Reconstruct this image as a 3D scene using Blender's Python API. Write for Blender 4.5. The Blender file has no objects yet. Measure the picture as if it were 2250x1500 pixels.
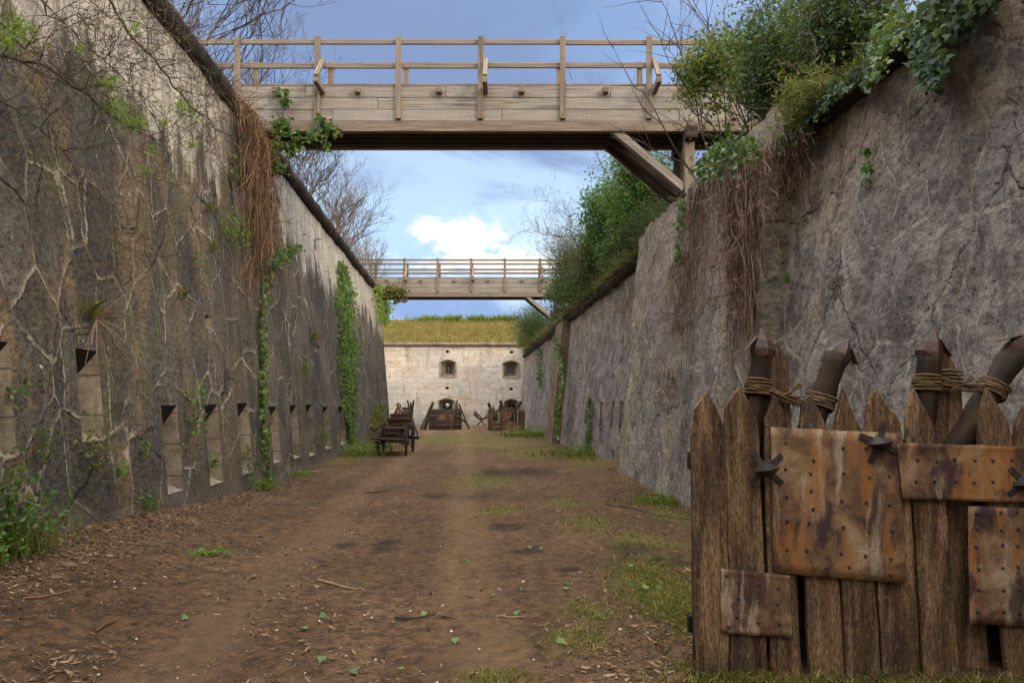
import bpy, math, random
import numpy as np
from mathutils import Vector, Matrix, noise as mnoise
rad = math.radians
scene = bpy.context.scene
COL = scene.collection
# ------------------------------------------------------------------ camera
EYE, F, CX, HY = 1.6, 1625.0, 1125.0, 890.0        # eye height, focal in photo pixels, principal column, horizon row
cam = bpy.data.cameras.new('camera'); camo = bpy.data.objects.new('camera', cam); COL.objects.link(camo)
camo.location = (0, 0, EYE); camo.rotation_euler = (rad(90), 0, 0)
cam.sensor_width = 36; cam.lens = 26.0; cam.shift_y = 140/2250; cam.clip_end = 2000; cam.clip_start = 0.05
scene.camera = camo
# ------------------------------------------------------------------ view, sun, sky
scene.view_settings.view_transform = 'Standard'; scene.view_settings.look = 'None'
scene.view_settings.exposure = 1.0; scene.view_settings.gamma = 1.0
scene.cycles.max_bounces = 6; scene.cycles.diffuse_bounces = 4; scene.cycles.transparent_max_bounces = 4
scene.cycles.use_denoising = True
SUN = Vector((0.64, -0.62, 0.30)).normalized()      # towards the sun: behind the camera, to the right, low
sl = bpy.data.lights.new('sun', 'SUN'); sl.energy = 1.0; sl.angle = rad(12); sl.color = (1.0, 0.80, 0.60)
so = bpy.data.objects.new('sun', sl); COL.objects.link(so)
so.rotation_euler = SUN.to_track_quat('Z', 'Y').to_euler(); so.location = (30, -30, 30)
SUN_EL = math.asin(SUN.z); SUN_ROT = math.atan2(SUN.x, SUN.y)

class NT:
    """small helper to write node trees"""
    def __init__(s, tree): s.t = tree; s.n = tree.nodes; s.l = tree.links
    def new(s, typ, **kw):
        n = s.n.new(typ)
        for k, v in kw.items(): setattr(n, k, v)
        return n
    def put(s, sock, v):
        if isinstance(v, bpy.types.NodeSocket): s.l.new(v, sock)
        elif v is not None:
            if sock.type == 'RGBA' and not hasattr(v, '__len__'): v = (v, v, v, 1)
            elif sock.type == 'RGBA' and len(v) == 3: v = (*v, 1)
            sock.default_value = v
    def m(s, op, a, b=0.0, c=None, clamp=False):
        n = s.new('ShaderNodeMath', operation=op, use_clamp=clamp); s.put(n.inputs[0], a); s.put(n.inputs[1], b)
        if c is not None: s.put(n.inputs[2], c)
        return n.outputs[0]
    def ss(s, x, lo, hi, a=0.0, b=1.0):
        n = s.new('ShaderNodeMapRange', interpolation_type='SMOOTHSTEP'); s.put(n.inputs[0], x)
        s.put(n.inputs[1], lo); s.put(n.inputs[2], hi); s.put(n.inputs[3], a); s.put(n.inputs[4], b); return n.outputs[0]
    def mix(s, f, a, b, mode='MIX'):
        n = s.new('ShaderNodeMix', data_type='RGBA', blend_type=mode, clamp_factor=True)
        s.put(n.inputs[0], f); s.put(n.inputs[6], a); s.put(n.inputs[7], b); return n.outputs[2]
    def ramp(s, f, stops):
        n = s.new('ShaderNodeValToRGB'); r = n.color_ramp; s.put(n.inputs[0], f)
        while len(r.elements) < len(stops): r.elements.new(0.5)
        for e, (p, c) in zip(r.elements, stops):
            e.position = p; e.color = (c, c, c, 1) if not hasattr(c, '__len__') else (*c[:3], 1)
        return n.outputs[0]
    def mp(s, v, scale=(1, 1, 1), loc=(0, 0, 0), rot=(0, 0, 0)):
        n = s.new('ShaderNodeMapping'); s.put(n.inputs[0], v); n.inputs[1].default_value = loc; n.inputs[2].default_value = rot
        n.inputs[3].default_value = scale; return n.outputs[0]
    def noise(s, v, scale=1, detail=4, rough=0.55, dist=0.0, col=False):
        n = s.new('ShaderNodeTexNoise'); s.put(n.inputs['Vector'], v); n.inputs['Scale'].default_value = scale
        n.inputs['Detail'].default_value = detail; n.inputs['Roughness'].default_value = rough; n.inputs['Distortion'].default_value = dist
        return n.outputs[1 if col else 0]
    def vor(s, v, scale=1, feature='F1', rnd=1.0, out=0):
        n = s.new('ShaderNodeTexVoronoi', feature=feature); s.put(n.inputs['Vector'], v); n.inputs['Scale'].default_value = scale
        n.inputs['Randomness'].default_value = rnd; return n.outputs[out]
    def vadd(s, a, b, k=1.0):
        n = s.new('ShaderNodeVectorMath', operation='SCALE'); s.put(n.inputs[0], b); n.inputs['Scale'].default_value = k
        q = s.new('ShaderNodeVectorMath', operation='ADD'); s.put(q.inputs[0], a); s.put(q.inputs[1], n.outputs[0]); return q.outputs[0]
    def sep(s, v): n = s.new('ShaderNodeSeparateXYZ'); s.put(n.inputs[0], v); return n.outputs
    def bump(s, h, strength=0.5, dist=0.02, normal=None):
        n = s.new('ShaderNodeBump'); n.inputs['Strength'].default_value = strength; n.inputs['Distance'].default_value = dist
        s.put(n.inputs['Height'], h)
        if normal is not None: s.l.new(normal, n.inputs['Normal'])
        return n.outputs[0]

world = bpy.data.worlds.new('World'); scene.world = world; world.use_nodes = True
W = NT(world.node_tree); W.n.clear()
sky = W.new('ShaderNodeTexSky', sky_type='NISHITA', sun_disc=False); sky.sun_elevation = SUN_EL; sky.sun_rotation = SUN_ROT
sky.air_density = 1.2; sky.dust_density = 0.6; sky.ozone_density = 2.0
d = W.new('ShaderNodeTexCoord').outputs['Generated']
dx, dy, dz = W.sep(d)
S = 0.13                                              # background strength
KV = .63
def rc(r, g, b): return (r*KV/S, g*KV/S, b*KV/S)               # a radiance as seen, before the strength
zz = W.m('ADD', W.m('MAXIMUM', dz, 0.0), 0.16)
cv = W.new('ShaderNodeCombineXYZ'); W.put(cv.inputs[0], W.m('DIVIDE', dx, zz)); W.put(cv.inputs[1], W.m('DIVIDE', dy, zz))
base = W.mix(0.85, sky.outputs[0], W.ramp(W.m('MAXIMUM', dz, 0.0), [(0.0, rc(.52, .52, .74)), (.10, rc(.50, .53, .78)), (.2, rc(.36, .56, .88)), (.32, rc(.23, .38, .70)), (.45, rc(.22, .34, .60)), (1, rc(.24, .33, .5))]))
n1 = W.noise(W.mp(cv.outputs[0], (0.55, .9, 1), (3.1, 0.4, 0)), 1.0, 7, .55, .6)
n2 = W.noise(W.mp(cv.outputs[0], (.8, 1.1, 1), (7.7, 2.0, 3)), 1.25, 7, .58, .5)
c1 = W.mix(W.ss(n1, .38, .60), base, W.mix(W.ss(dz, .16, .5), rc(.48, .68, .90), rc(.42, .52, .74)))      # broad pale veils
c2 = W.mix(W.ss(n2, .42, .60, 0, .9), c1, W.mix(W.ss(dz, .15, .4), rc(.24, .36, .64), rc(.20, .275, .46)))                                           # blue grey cloud bellies
# the bright cumulus over the far footbridge, and the white strip at its right
def blob(ax, az, rx, rz, amp):
    ex = W.m('DIVIDE', W.m('SUBTRACT', W.m('DIVIDE', dx, W.m('MAXIMUM', dy, .05)), ax), rx)
    ez = W.m('DIVIDE', W.m('SUBTRACT', W.m('DIVIDE', dz, W.m('MAXIMUM', dy, .05)), az), rz)
    r = W.m('SQRT', W.m('ADD', W.m('MULTIPLY', ex, ex), W.m('MULTIPLY', ez, ez)))
    return W.m('SUBTRACT', W.m('SUBTRACT', 1.0, r), W.m('MULTIPLY', W.m('SUBTRACT', W.noise(W.mp(d, (1, 1, 1.7)), 21.0, 8, .68, .8), .5), amp))
b1 = W.m('MAXIMUM', W.m('MAXIMUM', blob(-.066, .226, .056, .024, 3.2), blob(-.112, .236, .024, .017, 2.8)), blob(.02, .192, .14, .014, 3.0))
b2 = blob(.03, .205, .17, .07, 2.2)
glow = W.m('MULTIPLY', W.ss(b2, -.3, 1.0), W.ss(dy, .1, .4))
c3 = W.mix(W.m('MULTIPLY', glow, .85), c2, rc(.66, .84, .98))
c4 = W.mix(W.m('MULTIPLY', W.ss(b1, -.35, .7), W.ss(dy, .1, .4)), c3, rc(1.05, 1.02, .98))
# unseen sky overhead and behind: brightness added as fill, dimmed low behind
n3 = W.noise(W.mp(d, (1, 1, 1)), 2.2, 6, .6, .3)
over = W.mix(W.ss(n3, .35, .65), rc(2.8, 2.8, 2.9), rc(4.0, 3.9, 3.75))
hi = W.m('MAXIMUM', W.ss(dz, .52, .80), W.ss(W.m('MULTIPLY', dy, -1.0), .0, .45))
over = W.mix(W.ss(W.m('MULTIPLY', dy, -1.0), .1, .7), over, W.mix(W.ss(dz, .15, .80), rc(.32, .31, .31), rc(3.0, 2.85, 2.65)))
c5 = W.mix(hi, c4, over)
bg = W.new('ShaderNodeBackground'); W.put(bg.inputs[0], c5); bg.inputs[1].default_value = S
wo = W.new('ShaderNodeOutputWorld'); W.l.new(bg.outputs[0], wo.inputs[0])

# ------------------------------------------------------------------ materials
def mat(name):
    m = bpy.data.materials.new(name); m.use_nodes = True
    t = NT(m.node_tree); b = m.node_tree.nodes['Principled BSDF']; t.b = b; t.mat = m
    b.inputs['Roughness'].default_value = .9; b.inputs['Specular IOR Level'].default_value = .2
    t.uv = t.new('ShaderNodeTexCoord').outputs['UV']
    t.pos = t.new('ShaderNodeNewGeometry').outputs['Position']
    return t
def fin(t, col, rough=.9, bump=None, spec=None):
    t.put(t.b.inputs['Base Color'], col); t.put(t.b.inputs['Roughness'], rough)
    if bump is not None: t.l.new(bump, t.b.inputs['Normal'])
    if spec is not None: t.b.inputs['Specular IOR Level'].default_value = spec
    return t.mat
def isl(t):
    g = t.new('ShaderNodeNewGeometry'); o = t.new('ShaderNodeObjectInfo')
    return t.m('FRACT', t.m('ADD', g.outputs['Random Per Island'], t.m('MULTIPLY', o.outputs['Random'], 7.31)))

def stone_left():
    t = mat('weathered_stone'); uv = t.uv; u, v, _ = t.sep(uv)
    wob = t.noise(uv, 1.3, 4, .6, 0, True); uvd = t.vadd(t.vadd(uv, wob, .16), t.noise(uv, 7, 5, .7, 0, True), .075)
    cellv = t.mp(uvd, (1.45, 1.0, 1))
    ed = t.vor(cellv, 1.0, 'DISTANCE_TO_EDGE'); cell = t.sep(t.vor(cellv, 1.0, 'F1', 1.0, 1))
    big = t.noise(t.mp(uv, (.45, .3, 1)), 1, 5, .6)
    strk = t.noise(t.mp(uvd, (1.6, .10, 1)), 1, 4, .55, .2)
    strk2 = t.noise(t.mp(uv, (6.0, .22, 1), (3, 1, 0)), 1, 5, .6, .2)
    fine = t.noise(uv, 14, 6, .72); grain = t.noise(uv, 48, 4, .7)
    col = t.ramp(big, [(.32, (.042, .040, .035)), (.47, (.068, .061, .050)), (.58, (.100, .085, .062)), (.72, (.16, .128, .082))])
    col = t.mix(t.m('MULTIPLY', t.ss(cell[0], .5, 1), .75), col, (.155, .132, .100))          # some blocks paler
    col = t.mix(t.m('MULTIPLY', t.ss(cell[1], .45, 1), .75), col, (.026, .025, .024))           # some darker
    col = t.mix(t.ss(strk, .50, .62, 0, .60), col, (.034, .033, .033))
    col = t.mix(t.ss(strk2, .58, .70, 0, .40), col, (.23, .195, .15))
    near = t.ss(u, 7, 17, 1.0, .25)
    col = t.mix(t.m('MULTIPLY', t.ss(t.noise(t.mp(uv, (.9, .35, 1), (2, 8, 0)), 1.1, 5, .6), .49, .61, 0, .85), near), col, (.21, .140, .062))
    col = t.mix(t.m('MULTIPLY', t.ss(t.noise(t.mp(uv, (1.2, .5, 1), (9, 4, 0)), 1.1, 6, .65), .51, .63, 0, .75), near), col, (.085, .088, .024))
    # granular render: dark pores and pale grit
    col = t.mix(t.ss(t.m('ADD', t.m('MULTIPLY', fine, .55), t.m('MULTIPLY', grain, .45)), .40, .58), t.mix(.60, col, (.012, .011, .010)), t.mix(.10, col, (.5, .45, .36)))
    col = t.mix(t.ss(grain, .60, .72, 0, .35), col, (.34, .30, .24))
    # polygonal joints, pale where the lime shows
    jm = t.ss(t.noise(uv, .8, 3, .6), .34, .52, .2, 1); jk = t.ss(t.noise(uv, 8, 5, .65), .34, .52)
    joint = t.m('MULTIPLY', t.m('MULTIPLY', t.ss(ed, .003, t.m('ADD', .010, t.m('MULTIPLY', t.noise(uv, 1.7, 3), .022)), 1, 0), jm), jk)
    col = t.mix(t.m('MULTIPLY', joint, .82), col, t.mix(fine, (.24, .205, .155), (.54, .47, .37)))
    dj = t.m('MULTIPLY', t.m('MULTIPLY', t.ss(ed, .004, .018, 1, 0), t.ss(t.noise(t.mp(uv, (1, 1, 1), (5, 2, 0)), 1.1, 3, .6), .50, .62)), .7)
    col = t.mix(dj, col, (.016, .015, .013))
    drip = t.m('MULTIPLY', t.ss(t.noise(t.mp(uvd, (9, .35, 1), (1, 1, 0)), 1, 4, .55), .64, .72), t.ss(t.noise(uv, .7, 3), .5, .62))
    col = t.mix(t.m('MULTIPLY', drip, .7), col, (.42, .37, .30))
    sp = t.m('MULTIPLY', t.ss(t.vor(t.vadd(t.mp(uv, (1, .7, 1)), wob, .3), 5.0), .04, .09, 1, 0), t.ss(t.noise(uv, 1.9, 3), .44, .56))
    col = t.mix(t.m('MULTIPLY', sp, .85), col, (.55, .50, .43))
    # clean pale plaster under the coping; the stain climbs it in ragged tongues
    edge = t.m('ADD', t.m('ADD', v, t.m('MULTIPLY', t.m('SUBTRACT', strk2, .5), 1.3)), t.m('ADD', t.m('MULTIPLY', t.m('SUBTRACT', strk, .5), 3.2), t.m('MULTIPLY', t.m('SUBTRACT', t.noise(uv, 2.2, 6, .7), .5), 1.5)))
    pale = t.mix(t.ss(t.noise(t.mp(uv, (3, .6, 1)), 1.4, 6, .65), .35, .65), (.60, .53, .42), (.36, .32, .265))
    pale = t.mix(t.ss(strk2, .56, .70, 0, .65), pale, (.17, .155, .14))
    pale = t.mix(t.ss(fine, .38, .56, .45, 0), pale, (.13, .115, .10))
    pale = t.mix(t.m('MULTIPLY', joint, .5), pale, (.12, .105, .09))
    col = t.mix(t.ss(edge, 5.25, 5.75), col, pale)
    crack = t.m('MULTIPLY', t.ss(t.vor(t.mp(uvd, (.8, .5, 1), (5, 5, 0)), 1.0, 'DISTANCE_TO_EDGE'), .003, .010, 1, 0), t.ss(t.noise(uv, .7, 3), .52, .6))
    col = t.mix(t.m('MULTIPLY', crack, .8), col, (.012, .011, .010))
    pit = t.ss(t.vor(t.vadd(uv, wob, .2), 11), .08, .18, 1, 0)
    col = t.mix(t.m('MULTIPLY', pit, .45), col, (.02, .018, .016))
    foot = t.ss(t.m('ADD', v, t.m('MULTIPLY', big, 1.1)), .45, 1.35, 1, 0)
    col = t.mix(t.m('MULTIPLY', foot, .7), col, t.mix(fine, (.085, .066, .050), (.21, .165, .125)))
    h = t.m('ADD', t.m('MULTIPLY', fine, .7), t.m('ADD', t.m('MULTIPLY', joint, .2), t.m('ADD', t.m('MULTIPLY', pit, -.5), t.m('MULTIPLY', crack, -1.2))))
    h = t.m('ADD', h, t.m('ADD', t.m('MULTIPLY', t.noise(uv, 3.2, 5, .6), .9), t.m('MULTIPLY', t.ss(ed, 0, .05), .35)))
    return fin(t, col, .95, t.bump(h, .95, .05))

def stone_right(name='rubble_stone', ochre=0.0):
    t = mat(name); uv = t.uv; u, v, _ = t.sep(uv)
    wob = t.noise(uv, 1.1, 4, .6, 0, True); uvd = t.vadd(t.vadd(uv, wob, .5), t.noise(uv, 5, 4, .65, 0, True), .12)
    big = t.noise(t.mp(uv, (.5, .4, 1), (4, 0, 0)), 1, 5, .62)
    strk = t.noise(t.mp(uvd, (1.7, .2, 1), (1, 3, 0)), 1, 5, .58, .3)
    strk2 = t.noise(t.mp(uv, (6, .4, 1), (3, 9, 0)), 1, 5, .6, .2)
    col = t.ramp(big, [(.3, (.165, .148, .140)), (.44, (.240, .214, .200)), (.56, (.31, .275, .248)), (.72, (.41, .35, .285))])
    col = t.mix(t.ss(strk, .52, .68, 0, .8), col, (.075, .070, .076))
    col = t.mix(t.ss(strk2, .56, .74, 0, .55), col, (.30, .262, .225))
    edge = t.m('ADD', v, t.m('MULTIPLY', t.m('SUBTRACT', strk, .5), 3.2)); edge = t.m('ADD', edge, t.m('MULTIPLY', t.m('SUBTRACT', big, .5), 2.4))
    pale = t.mix(t.noise(t.mp(uv, (3, .8, 1)), 1.6, 6, .65), (.46, .36, .25), (.27, .215, .165))
    col = t.mix(t.ss(edge, 3.3, 4.3, 0, .95), col, pale)
    if ochre:
        col = t.mix(t.ss(t.noise(t.mp(uv, (1.1, .12, 1), (6, 1, 0)), 1, 4, .55), .46, .60, 0, ochre), col, t.mix(t.noise(uv, 3, 5, .6), (.40, .33, .21), (.30, .26, .20)))
    blot = t.noise(t.vadd(uv, wob, .3), 2.1, 7, .68)
    col = t.mix(t.ss(blot, .48, .57, 0, .68 if not ochre else .35), col, (.070, .063, .062))
    ed = t.vor(t.mp(t.vadd(t.vadd(uv, wob, .18), t.noise(uv, 7, 5, .7, 0, True), .07), (1.35, .95, 1), (3, 1, 0)), 1.0, 'DISTANCE_TO_EDGE')
    jm = t.ss(t.noise(t.mp(uv, (1, 1, 1), (7, 7, 0)), .8, 4, .6), .38, .56, .15, 1)
    joint = t.m('MULTIPLY', t.m('MULTIPLY', t.ss(ed, .008, .035, 1, 0), jm), t.ss(t.noise(uv, 7, 5, .65), .36, .54))
    fine = t.noise(uv, 13, 7, .74)
    col = t.mix(t.m('MULTIPLY', joint, .3), col, (.36, .31, .25))
    crack = t.m('MULTIPLY', t.ss(t.vor(t.mp(uvd, (.55, .42, 1), (1, 6, 0)), 1.0, 'DISTANCE_TO_EDGE'), .003, .010, 1, 0), t.ss(t.noise(uv, .9, 3), .42, .50))
    col = t.mix(t.m('MULTIPLY', crack, .5), col, (.020, .009, .009))
    mot = t.noise(t.vadd(uv, wob, .2), 5.5, 6, .72)
    col = t.mix(t.ss(mot, .50, .62, 0, .55), col, (.058, .052, .052)); col = t.mix(t.ss(mot, .36, .46, .45, 0), col, (.38, .335, .29))
    sp = t.m('MULTIPLY', t.ss(t.noise(uv, 9, 4, .7), .60, .66), t.ss(t.noise(t.mp(uv, (1, 1, 1), (3, 3, 0)), .9, 4), .50, .62))
    col = t.mix(t.m('MULTIPLY', sp, .85), col, (.46, .41, .35))
    col = t.mix(t.ss(t.noise(t.mp(uv, (1, .6, 1), (8, 2, 0)), .8, 5, .6), .54, .70, 0, .5), col, (.26, .185, .10))
    col = t.mix(t.ss(t.m('ADD', t.m('MULTIPLY', fine, .6), t.m('MULTIPLY', t.noise(uv, 42, 4, .7), .4)), .38, .60), t.mix(.58, col, (.012, .011, .011)), t.mix(.12, col, (.5, .45, .40)))
    col = t.mix(t.ss(t.noise(t.mp(uv, (1.3, .9, 1), (4, 4, 0)), 26, 5, .75), .57, .69, 0, .65), col, (.42, .37, .32))
    col = t.mix(t.m('MULTIPLY', joint, .42), col, (.42, .375, .32))
    pit = t.m('MULTIPLY', t.ss(t.vor(t.vadd(uv, wob, .2), 9), .08, .18, 1, 0), t.ss(t.noise(uv, 1.4, 3), .45, .6))
    col = t.mix(t.m('MULTIPLY', pit, .6), col, (.035, .030, .028))
    h = t.m('ADD', t.m('MULTIPLY', fine, .8), t.m('ADD', t.m('MULTIPLY', joint, .35), t.m('ADD', t.m('MULTIPLY', pit, -.6), t.m('MULTIPLY', crack, -1.4))))
    h = t.m('ADD', h, t.m('ADD', t.m('MULTIPLY', t.noise(uv, 3.0, 5, .62), 1.4), t.m('MULTIPLY', sp, .25)))
    return fin(t, col, .95, t.bump(h, .95, .045))

def stone_back():
    t = mat('pale_limestone'); uv = t.uv
    wob = t.noise(uv, .9, 4, .6, 0, True); uvd = t.vadd(t.vadd(uv, wob, .75), t.noise(uv, 3.5, 3, .6, 0, True), .16)
    uvd = t.vadd(uv, wob, .5)
    br = t.new('ShaderNodeTexBrick', offset=.5, squash=1.0); t.put(br.inputs['Vector'], uvd); br.inputs['Scale'].default_value = 1.0
    br.inputs['Brick Width'].default_value = .8; br.inputs['Row Height'].default_value = .38; br.inputs['Mortar Size'].default_value = .02; br.inputs['Mortar Smooth'].default_value = .6; br.inputs['Bias'].default_value = 0.0
    br.inputs['Color1'].default_value = (0, 0, 0, 1); br.inputs['Color2'].default_value = (1, 1, 1, 1)
    cg = t.sep(br.outputs[0])[0]
    col = t.ramp(cg, [(.0, (.48, .40, .315)), (.3, (.60, .525, .435)), (.7, (.56, .515, .46)), (1, (.50, .385, .275))])
    col = t.mix(t.ss(t.noise(t.mp(uv, (.35, .3, 1), (4, 0, 0)), 1, 5, .6), .42, .62, 0, .6), col, (.44, .425, .40))
    ed = br.outputs[1]
    col = t.mix(t.m('MULTIPLY', t.m('MULTIPLY', ed, t.ss(t.noise(uv, 2.6, 4), .44, .62)), .38), col, (.34, .28, .215))
    col = t.mix(t.ss(t.noise(t.mp(uv, (1.4, .3, 1)), 1, 5, .6), .52, .68, 0, .6), col, (.26, .21, .16))
    col = t.mix(t.ss(t.noise(uv, 4, 5, .7), .5, .66, 0, .55), col, (.22, .18, .14))
    _, v, _ = t.sep(uv)
    col = t.mix(t.ss(t.m('ADD', v, t.m('MULTIPLY', cg, .6)), .6, 1.5, .55, 0), col, (.22, .21, .14))
    return fin(t, col, .95, t.bump(t.m('ADD', t.noise(uv, 4, 5, .65), t.m('MULTIPLY', ed, -.7)), .6, .03))

def stone_simple(name, c0, c1, c2, sc=3.0, bs=.03):
    t = mat(name); p = t.pos; n = t.noise(p, sc, 6, .65); n2 = t.noise(p, sc*6, 5, .7)
    col = t.ramp(n, [(.3, c0), (.52, c1), (.72, c2)])
    col = t.mix(t.ss(n2, .4, .65, 0, .5), t.mix(.5, col, (.01, .01, .01)), col)
    return fin(t, col, .95, t.bump(t.m('ADD', n, t.m('MULTIPLY', n2, .6)), .8, bs))

def jamb_stone():
    t = mat('pale_jamb_stone'); p = t.pos; x, y, z = t.sep(p); n = t.noise(p, 3.0, 6, .65); n2 = t.noise(t.mp(p, (1, 1, 3)), 16, 6, .72)
    col = t.ramp(n, [(.32, (.16, .13, .095)), (.5, (.28, .235, .175)), (.66, (.38, .325, .25))])
    col = t.mix(t.ss(n2, .36, .56), t.mix(.35, col, (.06, .045, .03)), col)
    fr = t.m('FRACT', t.m('ADD', t.m('MULTIPLY', z, 2.3), t.m('MULTIPLY', n, .12)))
    col = t.mix(t.m('MULTIPLY', t.ss(t.m('ABSOLUTE', t.m('SUBTRACT', fr, .5)), .012, .03, 1, 0), .8), col, (.05, .04, .03))
    col = t.mix(t.ss(t.noise(t.mp(p, (2, 2, .5)), 2.2, 4, .6), .52, .68, 0, .6), col, (.10, .095, .06))
    return fin(t, col, .95, t.bump(t.m('ADD', n, t.m('MULTIPLY', n2, .6)), .8, .02))
def wood(name, dark, mid, light, rough=.8, stain=None, grain=28.0, blk=0.0, bstr=.5):
    t = mat(name); r = isl(t)
    cmb = t.new('ShaderNodeCombineXYZ'); t.put(cmb.inputs[0], t.m('MULTIPLY', r, 37.0)); t.put(cmb.inputs[1], t.m('MULTIPLY', r, 11.0))
    uv = t.vadd(t.uv, cmb.outputs[0]); w = t.vadd(uv, t.noise(uv, 1.2, 3, .5, 0, True), .06)
    g = t.noise(t.mp(w, (1.1, grain, 1)), 1, 6, .62, .4); g2 = t.noise(t.mp(w, (.8, 5, 1), (4, 1, 0)), 1, 5, .6)
    col = t.ramp(g, [(.33, dark), (.49, mid), (.64, light)])
    col = t.mix(t.ss(g2, .45, .7, 0, .55), col, t.mix(.5, col, dark))
    col = t.mix(t.m('MULTIPLY', r, .5), col, t.mix(.55, col, mid))
    col = t.mix(t.ss(r, .55, 1.0, 0, .35), col, light)
    if stain:
        col = t.mix(t.ss(t.noise(t.mp(uv, (1.2, 2.6, 1), (2, 2, 0)), 1.3, 6, .65), .48, .68, 0, .8), col, stain)
    kn = t.ss(t.vor(t.mp(uv, (1.6, 5, 1)), 1.0), .035, .09, 1, 0)
    col = t.mix(t.m('MULTIPLY', kn, .75), col, dark)
    sp = t.noise(t.mp(uv, (.22, 1, 1)), 95, 5, .78)
    col = t.mix(t.ss(sp, .40, .58, .35 + blk, 0), col, (.015, .011, .008))
    if blk > .3: col = t.mix(t.ss(t.noise(t.mp(uv, (.4, 1, 1)), 42, 5, .78), .55, .68, 0, .5), col, (.40, .295, .19))
    return fin(t, col, rough, t.bump(t.m('ADD', g, t.m('MULTIPLY', sp, .7)), bstr, .006 if blk < .3 else .010))

def rust(name):
    t = mat(name); uv = t.uv; w = t.vadd(uv, t.noise(uv, 3, 4, .6, 0, True), .10)
    s = t.noise(t.mp(w, (9, 1.3, 1)), 1, 6, .62, .3); b = t.noise(w, 3.4, 7, .66, .4); f = t.noise(uv, 60, 5, .7)
    col = t.ramp(b, [(.32, (.026, .014, .013)), (.41, (.090, .046, .026)), (.49, (.165, .092, .047)), (.57, (.25, .155, .085)), (.68, (.36, .27, .175))])
    col = t.mix(t.ss(s, .50, .66, 0, .8), col, (.42, .34, .245))
    col = t.mix(t.ss(t.noise(t.mp(w, (7, 1.0, 1), (5, 5, 0)), 1, 5, .6), .50, .62, 0, .8), col, (.29, .118, .028))
    col = t.mix(t.ss(t.noise(t.mp(w, (5, 2, 1), (1, 7, 0)), 1, 6, .62), .55, .63, 0, .85), col, (.036, .019, .022))
    col = t.mix(t.ss(f, .38, .56, .30, 0), col, (.03, .018, .014))
    return fin(t, col, .72, t.bump(t.m('ADD', b, t.m('MULTIPLY', f, .5)), .5, .008), .35)

def leafmat(name, cols, trans=.35, rough=.55, tc=(.20, .26, .03)):
    t = mat(name); r = isl(t); n = t.noise(t.pos, 1.4, 3, .6)
    f = t.m('ADD', t.m('MULTIPLY', r, .7), t.m('MULTIPLY', t.ss(n, .3, .7), .3))
    k = len(cols)-1; col = t.ramp(f, [(.08 + .84*i/k, c) for i, c in enumerate(cols)])
    t.put(t.b.inputs['Base Color'], col); t.b.inputs['Roughness'].default_value = rough; t.b.inputs['Specular IOR Level'].default_value = .3
    tr = t.new('ShaderNodeBsdfTranslucent'); t.put(tr.inputs[0], t.mix(.5, col, tc))
    mx = t.new('ShaderNodeMixShader'); mx.inputs[0].default_value = trans
    out = t.n['Material Output']; t.l.new(t.b.outputs[0], mx.inputs[1]); t.l.new(tr.outputs[0], mx.inputs[2]); t.l.new(mx.outputs[0], out.inputs[0])
    return t.mat

def rootmat(name, cs):
    t = mat(name); r = isl(t); col = t.ramp(r, [(.1+.8*i/(len(cs)-1), c) for i, c in enumerate(cs)]); n = t.noise(t.pos, 7, 4, .6)
    return fin(t, t.mix(t.ss(n, .35, .65, .5, 0), col, t.mix(.6, col, (.01, .007, .005))), .9)
def plain(name, c0, c1, sc=12, rough=.85, bs=.004, spec=.2):
    t = mat(name); n = t.noise(t.pos, sc, 6, .65)
    return fin(t, t.mix(t.ss(n, .3, .7), c0, c1), rough, t.bump(n, .6, bs), spec)

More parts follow.
